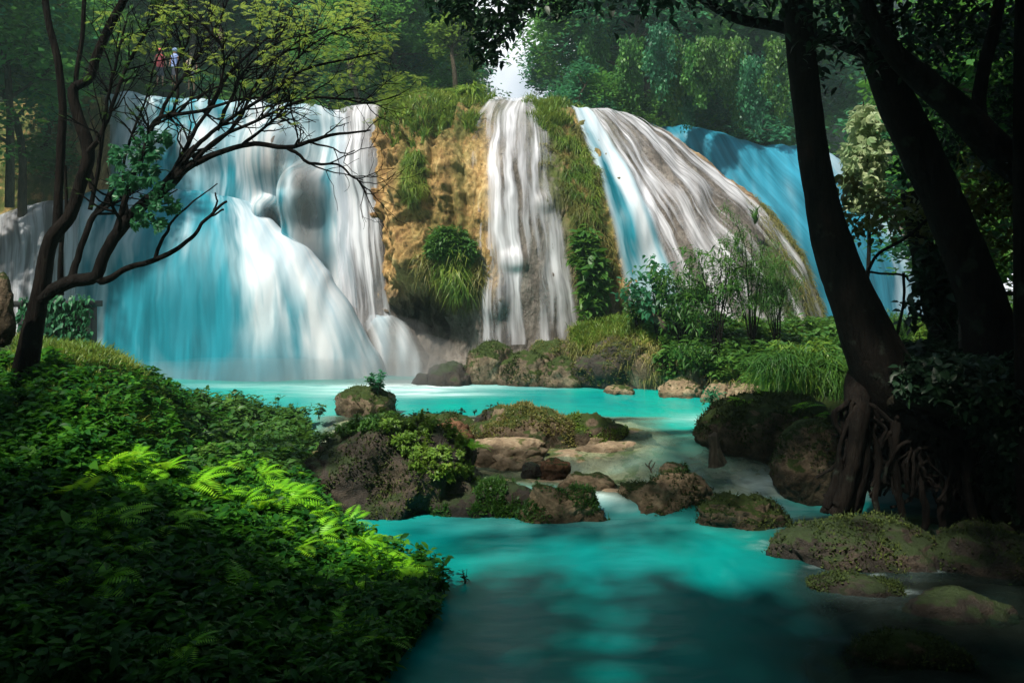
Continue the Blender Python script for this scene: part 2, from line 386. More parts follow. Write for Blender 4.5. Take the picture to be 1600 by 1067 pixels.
# ------------------------------------------------------------------ lofted surfaces through traced points with their own depth
class Loft:
    def __init__(s, cols, back=8.0, drop=.4, amp=None, seed=0, flute=1.0, ys=1.0, bumps=()):
        s.bumps = bumps
        G = np.array([[at(p[0], p[1], p[2] * ys) for p in c] for c in cols])             # (nc, nr, 3)
        top = G[:, :1].copy(); top[..., 1] += back; top[..., 2] -= drop
        top[..., 0] *= (top[..., 1] / G[:, :1, 1]) ** .5
        s.G = np.concatenate([top, G], 1); s.nc, s.nr = s.G.shape[:2]
        s.amp = np.array(amp if amp is not None else [1.0] * s.nc)[:, None]; s.seed = seed; s.flute = flute
    def base(s, u, v):
        A = cr(s.G, u)                                                 # (n, nr, 3)
        k = s.nr; v = np.clip(v, 0, k - 1 - 1e-6); i = np.floor(v).astype(int); f = (v - i)[:, None]
        E = np.concatenate([2 * A[:, :1] - A[:, 1:2], A, 2 * A[:, -1:] - A[:, -2:-1]], 1)
        r = np.arange(len(u)); a, b, c, d = E[r, i], E[r, i + 1], E[r, i + 2], E[r, i + 3]
        return 0.5 * (2 * b + (c - a) * f + (2 * a - 5 * b + 4 * c - d) * f ** 2 + (3 * b - a - 3 * c + d) * f ** 3)
    def normal(s, u, v):
        e = .03
        du = s.base(u + e, v) - s.base(u - e, v); dv = s.base(u, v + e) - s.base(u, v - e)
        n = -np.cross(du, dv); n /= np.linalg.norm(n, axis=1, keepdims=True) + 1e-9
        return n
    def low(s, u, v, P):
        x = P[:, 0]; px_, py_ = proj(P); bb = 0
        for (cx, cy, sx, sy, am) in s.bumps: bb = bb + am * np.exp(-np.abs(((px_ - cx) ** 2 / sx ** 2 + (py_ - cy) ** 2 / sy ** 2)) ** 1.6)
        return bb + (.22 * fbm(x * .55, P[:, 2] * .3, s.seed, 2, s.seed) + .1 * s.flute * fbm(x * 1.8, P[:, 2] * .35, 3.3, 2, s.seed + 3))
    def high(s, u, v, P):
        a = cr(s.amp, u)[:, 0]; a = a * (.25 + .75 * sstep(.9, 1.4, v)) * (1 - .75 * sstep(480, 545, proj(P)[1]))
        x, z = P[:, 0], P[:, 2]
        fl = 1 - np.abs(fbm(x * 1.6 + .4 * noise(z, x), z * .35, P[:, 1] * .3, 4, s.seed + 9)) * 2.2
        return a * (.38 * fl * .6 + .22 * fbm(x * 2.5, z * 2.0, P[:, 1] * 2, 5, s.seed + 21) - .1)
    def eval(s, u, v, off=0.0, high=True):
        P = s.base(u, v); N = s.normal(u, v); d = s.low(u, v, P) + off
        if high: d = d + s.high(u, v, P)
        return P + N * np.asarray(d)[:, None], N
    def mesh(s, name, mat, nu, nv, moss=None, wet=None, u0=0, u1=None):
        U, Vv = np.meshgrid(np.linspace(u0, s.nc - 1 if u1 is None else u1, nu), np.linspace(0, s.nr - 1, nv), indexing='ij')
        P, N = s.eval(U.ravel(), Vv.ravel()); s.P, s.N = P, N
        px, py = proj(P); s.px, s.py = px, py
        at_ = {'moss': moss(px, py, U.ravel(), Vv.ravel()) if moss else np.zeros(len(P)), 'wet': wet(px, py, U.ravel(), Vv.ravel()) if wet else np.zeros(len(P))}
        return mesh(name, P, grid_faces(nu, nv), mat, attrs=at_)
    def sheet(s, name, mat, ua, ub, v0=.6, v1=None, nu=60, nv=160, off=.1, tint=None, dens=None, soft=.12, fade=0, tfade=0):
        """water film between the flow lines ua(v) and ub(v)"""
        v1 = s.nr - 1 if v1 is None else v1
        vv = np.linspace(v0, v1, nv); a = np.interp(vv, *zip(*ua)); b = np.interp(vv, *zip(*ub))
        q = np.linspace(0, 1, nu)
        U = a[None] + (b - a)[None] * q[:, None]; Vv = np.broadcast_to(vv[None], U.shape)
        Q = np.broadcast_to(q[:, None], U.shape)
        P, N = s.eval(U.ravel(), Vv.ravel(), off, high=False)
        # metres along and across
        Pg = P.reshape(nu, nv, 3)
        mid = Pg[nu // 2]; L = np.cumsum(np.r_[0, np.linalg.norm(np.diff(mid, axis=0), axis=1)])
        wmax = np.linalg.norm(np.diff(Pg, axis=0), axis=2).sum(0).mean()
        uv = np.stack([Q * wmax, np.broadcast_to(L[None], U.shape)], -1).reshape(-1, 2)
        e = np.minimum(sstep(0, soft, Q), sstep(0, soft, 1 - Q)) if soft else np.ones_like(Q)
        px, py = proj(P); px, py = px.reshape(U.shape), py.reshape(U.shape)
        if tfade: e = e * sstep(v0, v0 + tfade, Vv)
        if fade: e = e * (1 - sstep(v1 - fade, v1, Vv + .25 * fbm(P[:, 0] * 2, 0 * P[:, 0], 0, 3, 9).reshape(U.shape)))
        ti = tint(px, py, Q, Vv) if tint else np.zeros(U.shape)
        de = dens(px, py, Q, Vv) if dens else np.zeros(U.shape)
        return mesh(name, P, grid_faces(nu, nv), mat, uv=uv, attrs={'edge': e, 'tint': ti, 'dens': de})
def gauss(px, py, cx, cy, sx, sy): return np.exp(-((px - cx) / sx) ** 2 - ((py - cy) / sy) ** 2)
def inpoly(px, py, poly):
    r = np.zeros(px.shape, bool); n = len(poly)
    for i in range(n):
        x1, y1 = poly[i]; x2, y2 = poly[(i + 1) % n]
        if y1 == y2: continue
        c = ((y1 > py) != (y2 > py)) & (px < (x2 - x1) * (py - y1) / (y2 - y1) + x1)
        r ^= c
    return r
def pick(P, px, py, poly, n, extra=None, N=None, jit=32):
    m = inpoly(px + jit * fbm(P[:, 0] * .9, P[:, 1] * .9, P[:, 2] * .9, 4, 5), py + jit * fbm(P[:, 0] * .9, P[:, 1] * .9, P[:, 2] * .9, 4, 15), poly)
    if extra is not None: m &= extra
    i = np.nonzero(m)[0]
    if len(i) == 0: return np.zeros((0, 3)), np.zeros((0, 3))
    j = RN.choice(i, n); Q = P[j] + RN.normal(0, .03, (n, 3))
    return Q, (N[j] if N is not None else None)

# ------------------------------------------------------------------ ground, hills
gx, gy = np.meshgrid(np.linspace(-400, 400, 160), np.linspace(-300, 600, 180), indexing='ij')
gz = -1.6 + 0 * gx
tag(link('ground', mesh('ground', np.stack([gx, gy, gz], -1).reshape(-1, 3), grid_faces(160, 180), M['soil'])), 'dark valley floor under the river and the woods', kind='structure')

def hill(name, label, x0, x1, y0, y1, fn, nx=90, ny=90, mat='hill'):
    X, Y = np.meshgrid(np.linspace(x0, x1, nx), np.linspace(y0, y1, ny), indexing='ij')
    Z = fn(X, Y); f = grid_faces(nx, ny)
    return tag(link(name, mesh(name, np.stack([X, Y, Z], -1).reshape(-1, 3), f, M[mat])), label, kind='structure')
# the plateau the river comes from, with the wooded slopes of the gorge; a notch lets the sky through
def plateau_z(X, Y):
    e = sstep(31.5, 33.5, Y - .02 * X ** 2 * 0)
    px = 800 + X / Y * F
    side = sstep(-11, -30, X) * 22 + sstep(13, 40, X) * 24
    back = sstep(52, 85, Y) * (26 - 19 * np.exp(-((px - 815) / 70) ** 2))
    return -1.2 + e * (0 + 11.3 + side * .9 + back + .5 * fbm(X * .3, Y * .3, 0, 4, 3))
def plat(X, Y):
    edge = np.where(X > 4.5, 36.5 + (X - 4.5) * 1.4, 36.5)
    e = sstep(0, 2.5, Y - edge - 1.5)
    px = 800 + X / Y * F
    side = sstep(-14, -34, X) * 20 + sstep(22, 48, X) * 22
    back = sstep(56, 90, Y) * (26 - 22 * np.exp(-((px - 818) / 95) ** 2))
    return -1.4 + e * (12.6 - sstep(7, 14, X) * 2.2 + side + back + .4 * fbm(X * .3, Y * .3, 0, 4, 3))
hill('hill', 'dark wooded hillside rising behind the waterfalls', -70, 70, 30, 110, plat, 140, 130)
hill('sky_block_slope', 'unseen dark slope added behind the viewer to block sky light', -60, 60, -45, 2, lambda X, Y: -1.5 + sstep(-6, -32, Y) * 26 + .8 * fbm(X * .2, Y * .2, 0, 4, 8), 70, 50)  # out of view, added to block ambient sky light from behind
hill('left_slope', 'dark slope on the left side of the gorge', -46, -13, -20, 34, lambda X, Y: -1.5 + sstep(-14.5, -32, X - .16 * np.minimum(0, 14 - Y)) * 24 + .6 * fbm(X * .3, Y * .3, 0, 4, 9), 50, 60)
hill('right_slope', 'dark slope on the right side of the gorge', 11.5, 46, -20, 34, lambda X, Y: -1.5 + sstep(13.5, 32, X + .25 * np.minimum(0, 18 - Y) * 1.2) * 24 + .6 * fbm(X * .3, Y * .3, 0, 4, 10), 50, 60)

# ------------------------------------------------------------------ cliffs
dome = Loft([
    [(596, 172, 32.2), (582, 250, 30.6), (585, 340, 30), (592, 450, 29.8), (600, 520, 29.9), (605, 610, 30.2)],
    [(625, 168, 31.3), (612, 250, 29.8), (612, 340, 29.2), (622, 440, 29.3), (640, 500, 30.8), (640, 612, 28.2)],
    [(680, 162, 31.0), (662, 240, 29.1), (664, 330, 28.5), (676, 425, 28.2), (690, 475, 30.4), (700, 612, 27.6)],
    [(735, 160, 31.0), (735, 230, 28.9), (738, 320, 28.1), (744, 430, 27.7), (748, 520, 28.0), (748, 610, 28.0)],
    [(800, 156, 31.3), (800, 230, 28.9), (805, 320, 27.9), (812, 430, 27.5), (815, 520, 27.5), (815, 610, 27.5)],
    [(855, 163, 31.3), (862, 240, 29.0), (872, 330, 28.0), (887, 430, 27.6), (897, 520, 27.6), (900, 610, 27.6)],
    [(888, 168, 31.5), (915, 250, 29.3), (940, 340, 28.3), (960, 440, 27.9), (980, 530, 27.7), (990, 610, 27.7)],
    [(920, 169, 32.2), (978, 260, 29.6), (1022, 345, 28.4), (1055, 440, 27.9), (1080, 530, 27.7), (1090, 610, 27.7)],
    [(955, 173, 33.2), (1045, 262, 30.2), (1102, 345, 28.9), (1150, 440, 28.2), (1185, 530, 27.9), (1200, 610, 27.9)],
    [(992, 184, 34.6), (1105, 277, 31.6), (1172, 355, 30.2), (1228, 440, 29.3), (1260, 530, 28.9), (1270, 610, 28.9)],
    [(1028, 206, 36.2), (1150, 290, 33.6), (1218, 358, 32.3), (1266, 435, 31.5), (1294, 530, 31.2), (1300, 610, 31.2)],
    [(1045, 225, 38.5), (1155, 300, 36.0), (1222, 370, 35), (1268, 445, 34.2), (1294, 530, 34), (1300, 610, 34)],
], amp=[1.5, 2.1, 2.1, 1.0, .3, .7, 1.0, .35, .3, .3, .4, .5], seed=4, drop=.5, ys=1.09, bumps=[(805, 408, 20, 16, .2), (852, 318, 16, 14, .15), (775, 470, 18, 30, .3), (1080, 300, 30, 30, .15), (1000, 350, 26, 40, .15), (650, 300, 18, 70, .5), (700, 260, 16, 60, .45), (668, 225, 10, 60, .5), (630, 340, 12, 70, .6), (718, 335, 9, 70, .4), (648, 400, 14, 40, .7)])
def dmoss(px, py, u, v):
    m = gauss(px, py, 690, 165, 95, 55) + gauss(px, py, 880, 230, 40, 90) + gauss(px, py, 925, 360, 45, 130) + gauss(px, py, 700, 400, 50, 75) + .9 * gauss(px, py, 640, 270, 25, 45) + gauss(px, py, 1235, 400, 60, 90) * (px > 1195) + .5 * gauss(px, py, 720, 270, 18, 60)
    return np.clip(m * 1.2, 0, 1)
def dwet(px, py, u, v):
    w = sstep(3.2, 3.8, u) * (1 - sstep(5.0, 5.5, u)) + sstep(6.3, 6.8, u) * (1 - .5 * sstep(9.2, 9.9, u)) + sstep(430, 500, py)
    return np.clip(w, 0, 1)
tag(link('cliff', dome.mesh('cliff', M['cliff'], 620, 330, dmoss, dwet)), 'rounded yellow brown travertine dome with moss and grass between the falls', kind='structure')

wall = Loft([
    [(120, 150, 34), (120, 200, 33.4), (125, 250, 32.6), (130, 330, 32), (130, 440, 31.8), (130, 610, 31.8)],
    [(190, 152, 33.2), (188, 195, 32.2), (190, 250, 31.5), (190, 330, 31.3), (190, 430, 31), (190, 610, 31)],
    [(300, 156, 33), (300, 196, 31.9), (300, 255, 31.3), (300, 335, 30.9), (300, 430, 30.8), (300, 610, 30.8)],
    [(400, 163, 33), (400, 200, 31.9), (398, 260, 31.1), (390, 340, 30.8), (390, 430, 30.6), (390, 610, 30.6)],
    [(470, 168, 32.6), (468, 210, 31.4), (455, 275, 30.9), (450, 350, 30.7), (460, 450, 30.4), (470, 610, 30.4)],
    [(540, 171, 32.2), (543, 220, 31.0), (543, 300, 30.3), (548, 390, 30.0), (556, 480, 29.9), (560, 610, 29.8)],
    [(598, 172, 31.8), (592, 240, 30.5), (594, 330, 29.9), (602, 430, 29.7), (612, 520, 29.8), (620, 610, 29.8)],
    [(640, 172, 32.3), (632, 240, 31.2), (632, 330, 30.8), (640, 430, 30.8), (650, 520, 30.8), (655, 610, 30.8)],
], amp=[.6, .35, .25, .25, .5, .35, .4, .5], seed=14, drop=.5, ys=1.09, bumps=[(425, 250, 40, 48, 1.2), (480, 312, 28, 44, 1.7), (480, 395, 34, 50, 1.5), (418, 338, 22, 24, 1.2), (330, 230, 50, 30, .4), (560, 260, 30, 40, .4)])
tag(link('cliff', wall.mesh('cliff', M['cliff'], 330, 220, lambda px, py, u, v: np.clip(gauss(px, py, 130, 180, 60, 60), 0, 1), lambda px, py, u, v: sstep(.8, 1.2, u))), 'wet rock wall behind the wide left waterfall', kind='structure')
low = Loft([
    [(-330, 420, 31), (-335, 450, 30.4), (-340, 490, 30), (-340, 540, 29.9), (-340, 610, 29.8)],
    [(-120, 372, 31.4), (-125, 400, 30.4), (-130, 450, 29.8), (-130, 520, 29.4), (-130, 610, 29.3)],
    [(0, 343, 31.5), (-3, 378, 30.2), (-8, 440, 29.5), (-8, 520, 29.2), (-8, 610, 29.1)],
    [(95, 312, 31.5), (90, 346, 29.9), (85, 420, 29.1), (85, 510, 28.8), (85, 610, 28.7)],
    [(200, 300, 31.4), (187, 338, 29.6), (172, 420, 28.7), (165, 510, 28.3), (165, 610, 28.2)],
    [(290, 300, 31.4), (280, 342, 29.3), (270, 430, 28.1), (268, 520, 27.7), (268, 612, 27.5)],
    [(350, 308, 31.2), (358, 344, 29.2), (368, 430, 27.8), (375, 520, 27.3), (378, 612, 27.1)],
    [(388, 316, 31.2), (424, 352, 29.4), (468, 430, 28.0), (490, 520, 27.5), (500, 610, 27.3)],
    [(397, 322, 31.7), (446, 362, 30.2), (515, 432, 29.0), (565, 515, 28.5), (602, 606, 28.3)],
    [(402, 335, 32.8), (446, 368, 31.6), (515, 438, 31), (565, 518, 30.6), (602, 606, 30.4)],
], amp=[.3, .3, .2, .1, .05, .05, .05, .05, .05, .1], seed=24, drop=.1, back=2.5, flute=.8, ys=1.09)
tag(link('cliff', low.mesh('cliff', M['cliff'], 300, 120, None, lambda px, py, u, v: np.ones_like(px))), 'rounded wet ledge under the lower left waterfall', kind='structure')
side = Loft([
    [(520, 470, 32), (535, 482, 30.9), (560, 520, 29.7), (575, 560, 29.2), (585, 612, 28.9)],
    [(560, 468, 31.8), (575, 480, 30.2), (600, 515, 29.2), (615, 560, 28.7), (622, 612, 28.3)],
    [(600, 478, 31.5), (612, 492, 30.0), (635, 530, 29.0), (648, 565, 28.6), (655, 612, 28.2)],
    [(630, 500, 31.3), (645, 515, 30.2), (665, 545, 29.3), (678, 575, 28.9), (684, 612, 28.6)],
], amp=[.2, .3, .3, .3], seed=34, drop=.1, back=2, ys=1.09)
tag(link('cliff', side.mesh('cliff', M['cliff'], 90, 90, None, lambda px, py, u, v: np.ones_like(px))), 'small wet ledge between the left fall and the yellow rock', kind='structure')
far = Loft([
    [(1000, 196, 41), (1035, 260, 39.6), (1085, 340, 38.6), (1130, 430, 38), (1150, 560, 38)],
    [(1110, 212, 40.5), (1160, 270, 38.9), (1220, 345, 37.9), (1280, 430, 37.2), (1300, 560, 37)],
    [(1190, 226, 41), (1240, 270, 39.2), (1305, 345, 38), (1355, 430, 37.4), (1370, 560, 37)],
    [(1262, 238, 42), (1320, 290, 40.4), (1375, 365, 39), (1415, 440, 38.5), (1430, 560, 38)],
    [(1330, 262, 44), (1390, 330, 42), (1430, 400, 40.5), (1460, 460, 40), (1475, 560, 39.5)],
], amp=[.3, .3, .3, .3, .4], seed=44, drop=.2, back=10, ys=1.09)
tag(link('cliff', far.mesh('cliff', M['cliff'], 150, 120, None, lambda px, py, u, v: np.ones_like(px))), 'dark wet rock under the far right waterfall', kind='structure')
bankl = Loft([
    [(-200, 130, 37), (-200, 220, 34), (-200, 330, 32.4), (-200, 460, 32)],
    [(0, 150, 37), (0, 230, 34), (-5, 330, 32.2), (-5, 400, 32)],
    [(90, 155, 36), (90, 215, 33.6), (85, 300, 32.2), (80, 400, 32)],
    [(160, 152, 34.5), (165, 200, 33.2), (165, 300, 32), (165, 400, 32)],
    [(205, 155, 34), (208, 190, 33), (206, 240, 32.3), (200, 330, 32)],
], amp=[.8, .8, .8, .7, .5], seed=54, back=6, ys=1.09)
tag(link('cliff', bankl.mesh('cliff', M['cliff'], 120, 120, lambda px, py, u, v: np.clip(1.5 - sstep(260, 380, py), 0, 1))), 'overgrown brown rock beside the top of the left fall', kind='structure')

# water films
def fall(me, label):
    return tag(link('waterfall', me), label, kind='structure')
full = lambda n: ([(0, 0), (9, 0)], [(0, n), (9, n)])
wt = lambda px, py, Q, V: np.clip(.85 * gauss(px, py, 285, 290, 60, 75) - .9 * gauss(px, py, 215, 215, 60, 60) - .7 * gauss(px, py, 430, 200, 120, 60) + .55 * gauss(px, py, 330, 180, 110, 22) + .8 * gauss(px, py, 512, 350, 14, 110) - .9 * gauss(px, py, 545, 330, 25, 150), -1, 1)
fall(wall.sheet('waterfall', M['fall_thick'], [(0, .75), (9, .75)], [(0, 5.1), (9, 5.1)], .3, 5, 170, 150, .09, wt,
     lambda px, py, Q, V: -.8 * gauss(px, py, 478, 330, 34, 90) - .62 * gauss(px, py, 425, 250, 45, 50) - .8 * gauss(px, py, 420, 340, 20, 22) + .5 * gauss(px, py, 452, 300, 6, 60) + .5 * gauss(px, py, 440, 300, 30, 7) - .3 * gauss(px, py, 560, 172, 60, 14), .03), 'wide upper sheet of the left fall pouring over the crest')
fall(wall.sheet('waterfall', M['fall_veil'], [(0, 4.7), (9, 4.7)], [(0, 5.95), (9, 6.15)], .3, 5.5, 90, 160, .11, lambda px, py, Q, V: -.6 + 0 * px,
     lambda px, py, Q, V: .12 + .4 * gauss(px, py, 545, 300, 28, 120), .12), 'thin streaked veil on the right end of the left fall')
lt = lambda px, py, Q, V: np.clip(1.2 * gauss(px, py, 290, 510, 115, 130) + 1.0 * gauss(px, py, 325, 390, 45, 90) + .9 * gauss(px, py, 245, 340, 40, 60) + .7 * gauss(px, py, 440, 580, 90, 50)
     - 1.4 * gauss(px, py, 408, 360, 42, 50) - 1.1 * gauss(px, py, 520, 470, 45, 90) - 1.2 * gauss(px, py, 465, 410, 34, 55) - .7 * gauss(px, py, 285, 372, 14, 40) - .4 * gauss(px, py, 195, 400, 14, 60) - .5 * gauss(px, py, 400, 470, 20, 80), -1, 1)
fall(low.sheet('waterfall', M['fall_thick'], [(0, 3.35), (9, 3.35)], [(0, 8.3), (9, 8.3)], .2, 5, 260, 150, .1, lt, lambda px, py, Q, V: .6 + 0 * px, .02), 'silky blue and white lower dome of the left fall')
fall(low.sheet('waterfall', M['fall_veil'], [(0, 0.1), (9, .1)], [(0, 3.5), (9, 3.5)], .3, 5, 160, 150, .08, lambda px, py, Q, V: .45 + 0 * px, lambda px, py, Q, V: .35 + .25 * gauss(px, py, 150, 450, 60, 200), .03), 'pale grey veil of water at the far left')
fall(side.sheet('waterfall', M['fall_thick'], [(0, .1), (9, .1)], [(0, 2.6), (9, 2.6)], .4, 5, 90, 90, .1, lambda px, py, Q, V: -.9 + 0 * px,
     lambda px, py, Q, V: -1.0 + .95 * gauss(px, py, 595, 540, 16, 60) + .8 * gauss(px, py, 630, 545, 12, 60) + .7 * gauss(px, py, 650, 570, 8, 40) + .8 * gauss(px, py, 580, 480, 40, 22) + .5 * gauss(px, py, 620, 600, 60, 16), .2, tfade=.8), 'small cascade slipping down beside the left dome')
fall(dome.sheet('waterfall', M['fall_veil'], [(0, 3.75), (1, 3.6), (1.5, 3.15), (2, 3.0), (6, 3.0)], [(0, 4.6), (1, 4.9), (1.5, 5.0), (2, 5.05), (6, 5.15)], .35, 5.2, 150, 220, .1,
     lambda px, py, Q, V: np.clip(-.9 + 0 * px, -1, 1),
     lambda px, py, Q, V: -.03 - .06 * sstep(1, 3, V) + .35 * gauss(px, py, 795, 440, 14, 90) + .3 * gauss(px, py, 800, 200, 30, 40) + .22 * gauss(px, py, 770, 330, 12, 80) - .3 * gauss(px, py, 845, 470, 26, 60), .05), 'thin central fall streaming down the middle of the dome')
fall(dome.sheet('waterfall', M['fall_thick'], [(0, 6.15), (1, 6.1), (6, 6.15)], [(0, 7.1), (1, 7.0), (2, 7.05), (3, 7.05), (6, 7.0)], .35, 5.4, 100, 190, .13,
     lambda px, py, Q, V: np.clip(-1 + 1.5 * gauss(Q, V, .3, 3, .2, 1.6) + .9 * gauss(Q, V, .85, 3.5, .1, .8), -1, 1), lambda px, py, Q, V: .35 - .6 * sstep(.75, 1, Q) - .2 * sstep(.15, 0, Q), .16), 'bright white and blue main stream of the right fall')
fall(dome.sheet('waterfall', M['fall_veil'], [(0, 6.4), (6, 6.7)], [(0, 9.3), (2, 9.6), (6, 10.05)], .3, 5.4, 200, 200, .1,
     lambda px, py, Q, V: -.8 + 0 * px, lambda px, py, Q, V: -.06 - .14 * sstep(.5, .9, Q) + .14 * sstep(3, 5, V) - .2 * gauss(px, py, 1060, 250, 60, 30) - .2 * gauss(px, py, 1120, 350, 40, 40) + .3 * gauss(px, py, 1010, 330, 14, 90), .05), 'streaked thin water over the right side of the dome')
fall(far.sheet('waterfall', M['fall_blue'], [(0, .1), (9, .1)], [(0, 3.6), (9, 3.6)], .3, 5, 120, 110, .12,
     lambda px, py, Q, V: np.clip(1.0 - 1.7 * sstep(.55, .9, Q + .1 * (2.5 - V) * 0), -.6, 1), lambda px, py, Q, V: .3 + 0 * px, .03), 'blue shaded fall far behind the leaning trunk')

# ------------------------------------------------------------------ river
nx, ny = 560, 620
X, Y = np.meshgrid(np.linspace(-15, 16, nx), np.linspace(5, 33.5, ny), indexing='ij')
wob = .8 * fbm(X * .35, Y * .35, 2, 3, 61) + .35 * fbm(X * 1.1, Y * 1.1, 7, 3, 62)
px = 800 + X / Y * F
def stepz(Yw):   # shelf levels
    z = .3 * sstep(14.9, 15.4, Yw) + .25 * sstep(16.6, 17.3, Yw) + .25 * sstep(19.3, 20.0, Yw)
    return z
Yw = Y + wob * .9 - .45
Wz = stepz(Yw) + .012 * fbm(X * 1.2, Y * 3, 0, 3, 64)
# right channel: one long rapid instead of shelves
chan = sstep(1.8, 3.0, X) * (1 - sstep(6.0, 7.5, X))
ramp_ = .8 * sstep(14.2, 18.3, Yw + .6 * fbm(X * .8, Y * .5, 4, 3, 65)) + .03 * fbm(X * 2.5, Y * 1.2, 0, 3, 66)
Wz = Wz * (1 - chan) + ramp_ * chan
# bed
mask = sstep(15.1, 16.0, Y + wob) * (1 - sstep(20.6, 22.2, Y + wob)) * sstep(-6, -4, X)
bn = .6 * fbm(X * .35 + 9, Y * 1.1, 1.5, 4, 71) + .4 * fbm(X * 1.2, Y * 2.2, 4.5, 4, 72)
lip = np.exp(-((Yw - 15.35) / .35) ** 2) + np.exp(-((Yw - 17.35) / .4) ** 2) + .9 * np.exp(-((Yw - 20.0) / .35) ** 2)
deepc = gauss(px, Y, 1075, 20.2, 60, 2.6)
Bz = np.where(Y > 0, Wz - .045 + .27 * bn + .05 * lip * (1 - chan * .75) - .45 * deepc - .05 * chan, 0)
Bz = Bz * mask + (Wz - 1.1 - 1.0 * sstep(16.5, 14.5, Y) * sstep(40, 0, Y)) * (1 - mask)
shore = sstep(2.3, 4.6, X + .5 * fbm(X * .8, Y * .8, 1, 3, 79) - .25 * (Y - 11)) * (1 - sstep(14.6, 15.6, Y))
Bz = Bz * (1 - shore) + (Wz - .09 + .12 * fbm(X * 1.1, Y * 1.6, 2, 4, 77)) * shore
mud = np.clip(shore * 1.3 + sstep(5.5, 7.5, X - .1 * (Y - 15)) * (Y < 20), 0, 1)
Bz += .02 * fbm(X * 5, Y * 7, 0, 3, 75)
depth = np.clip(Wz - Bz, 0, 3)
gyW = np.abs(np.gradient(Wz, axis=1)) / (Y[0, 1] - Y[0, 0]) + np.abs(np.gradient(Wz, axis=0)) / (X[1, 0] - X[0, 0]) * .5
foam = np.clip(gyW * .6 - .25, 0, .22)
fpx, fpy = proj(np.stack([X, Y, Wz], -1))
foam += 1.2 * gauss(fpx, fpy, 640, 601, 85, 9) + .5 * gauss(fpx, fpy, 560, 612, 110, 9) + .5 * gauss(fpx, fpy, 690, 616, 90, 4) + .3 * gauss(fpx, fpy, 420, 603, 170, 4) + .3 * gauss(fpx, fpy, 800, 604, 120, 5)
foam += .5 * gauss(fpx, fpy, 1200, 755, 70, 24) + .4 * gauss(fpx, fpy, 950, 775, 50, 12) + .3 * gauss(fpx, fpy, 1190, 800, 70, 20) + .35 * gauss(fpx, fpy, 1110, 655, 60, 9) + .25 * gauss(fpx, fpy, 1400, 930, 90, 40)
foam += .12 * gauss(fpx, fpy, 900, 810, 180, 22)
tn = sstep(.05, .5, fbm(X * 2.2, Y * 3.2, 3, 4, 88))
foam += tn * (1.6 * gauss(fpx, fpy, 1400, 880, 90, 22) + 1.6 * gauss(fpx, fpy, 1420, 932, 60, 14) + 1.0 * gauss(fpx, fpy, 1230, 845, 40, 12) + .8 * gauss(fpx, fpy, 1380, 1010, 60, 12))
V_ = np.stack([X, Y, Wz], -1).reshape(-1, 3)
tag(link('water', mesh('water', V_, grid_faces(nx, ny), M['water'], attrs={'depth': depth, 'foam': np.clip(foam, 0, 1) * (1 - .5 * mud), 'mud': mud})), 'turquoise river water in the pools and over the shelves', kind='structure')
tag(link('riverbed', mesh('riverbed', np.stack([X, Y, Bz], -1).reshape(-1, 3), grid_faces(nx, ny), M['rock_shelf'], attrs={'mud': mud})), 'pale travertine shelves showing through shallow water', kind='structure')
def water_z(px_, py_):
    return None

# ------------------------------------------------------------------ rocks
def ico(sub):
    import bmesh
    b = bmesh.new(); bmesh.ops.create_icosphere(b, subdivisions=sub, radius=1)
    V = np.array([v.co[:] for v in b.verts]); Q = np.array([[v.index for v in f.verts] for f in b.faces]); b.free(); return V, Q
ICO = {k: ico(k) for k in (3, 4, 5, 6)}
def rock_mesh(seed, dims, sub=5, rough=.35, flat=0.3, mat='rock_moss', freq=1.1, undercut=0.0):
    V, Q = ICO[sub]; D = V.copy(); dx, dy, dz = dims
    q = D * np.array([dx, dy, dz]) / max(dx, dy, dz) * 2
    n = fbm(q[:, 0] * freq, q[:, 1] * freq, q[:, 2] * freq + seed, 5, seed)
    rid = 1 - 2 * np.abs(fbm(q[:, 0] * freq * .8 + 4, q[:, 1] * freq * .8, q[:, 2] * freq * .8 + seed, 3, seed + 7))
    det = fbm(q[:, 0] * 6, q[:, 1] * 6, q[:, 2] * 6, 3, seed + 31)
    r = 1 + rough * (n * .9 + rid * .25) + .045 * det
    D = D * r[:, None]
    zt = D[:, 2]; D[:, 2] = np.where(zt > 0, zt * (1 - flat) + flat * np.tanh(zt * 1.6) * .7, zt)
    if undercut:
        s = sstep(.35, -.5, D[:, 2]); D[:, :2] *= (1 - undercut * s)[:, None]
    P = D * np.array([dx, dy, dz]) * .5
    return mesh('rock', P, Q, M[mat]), P
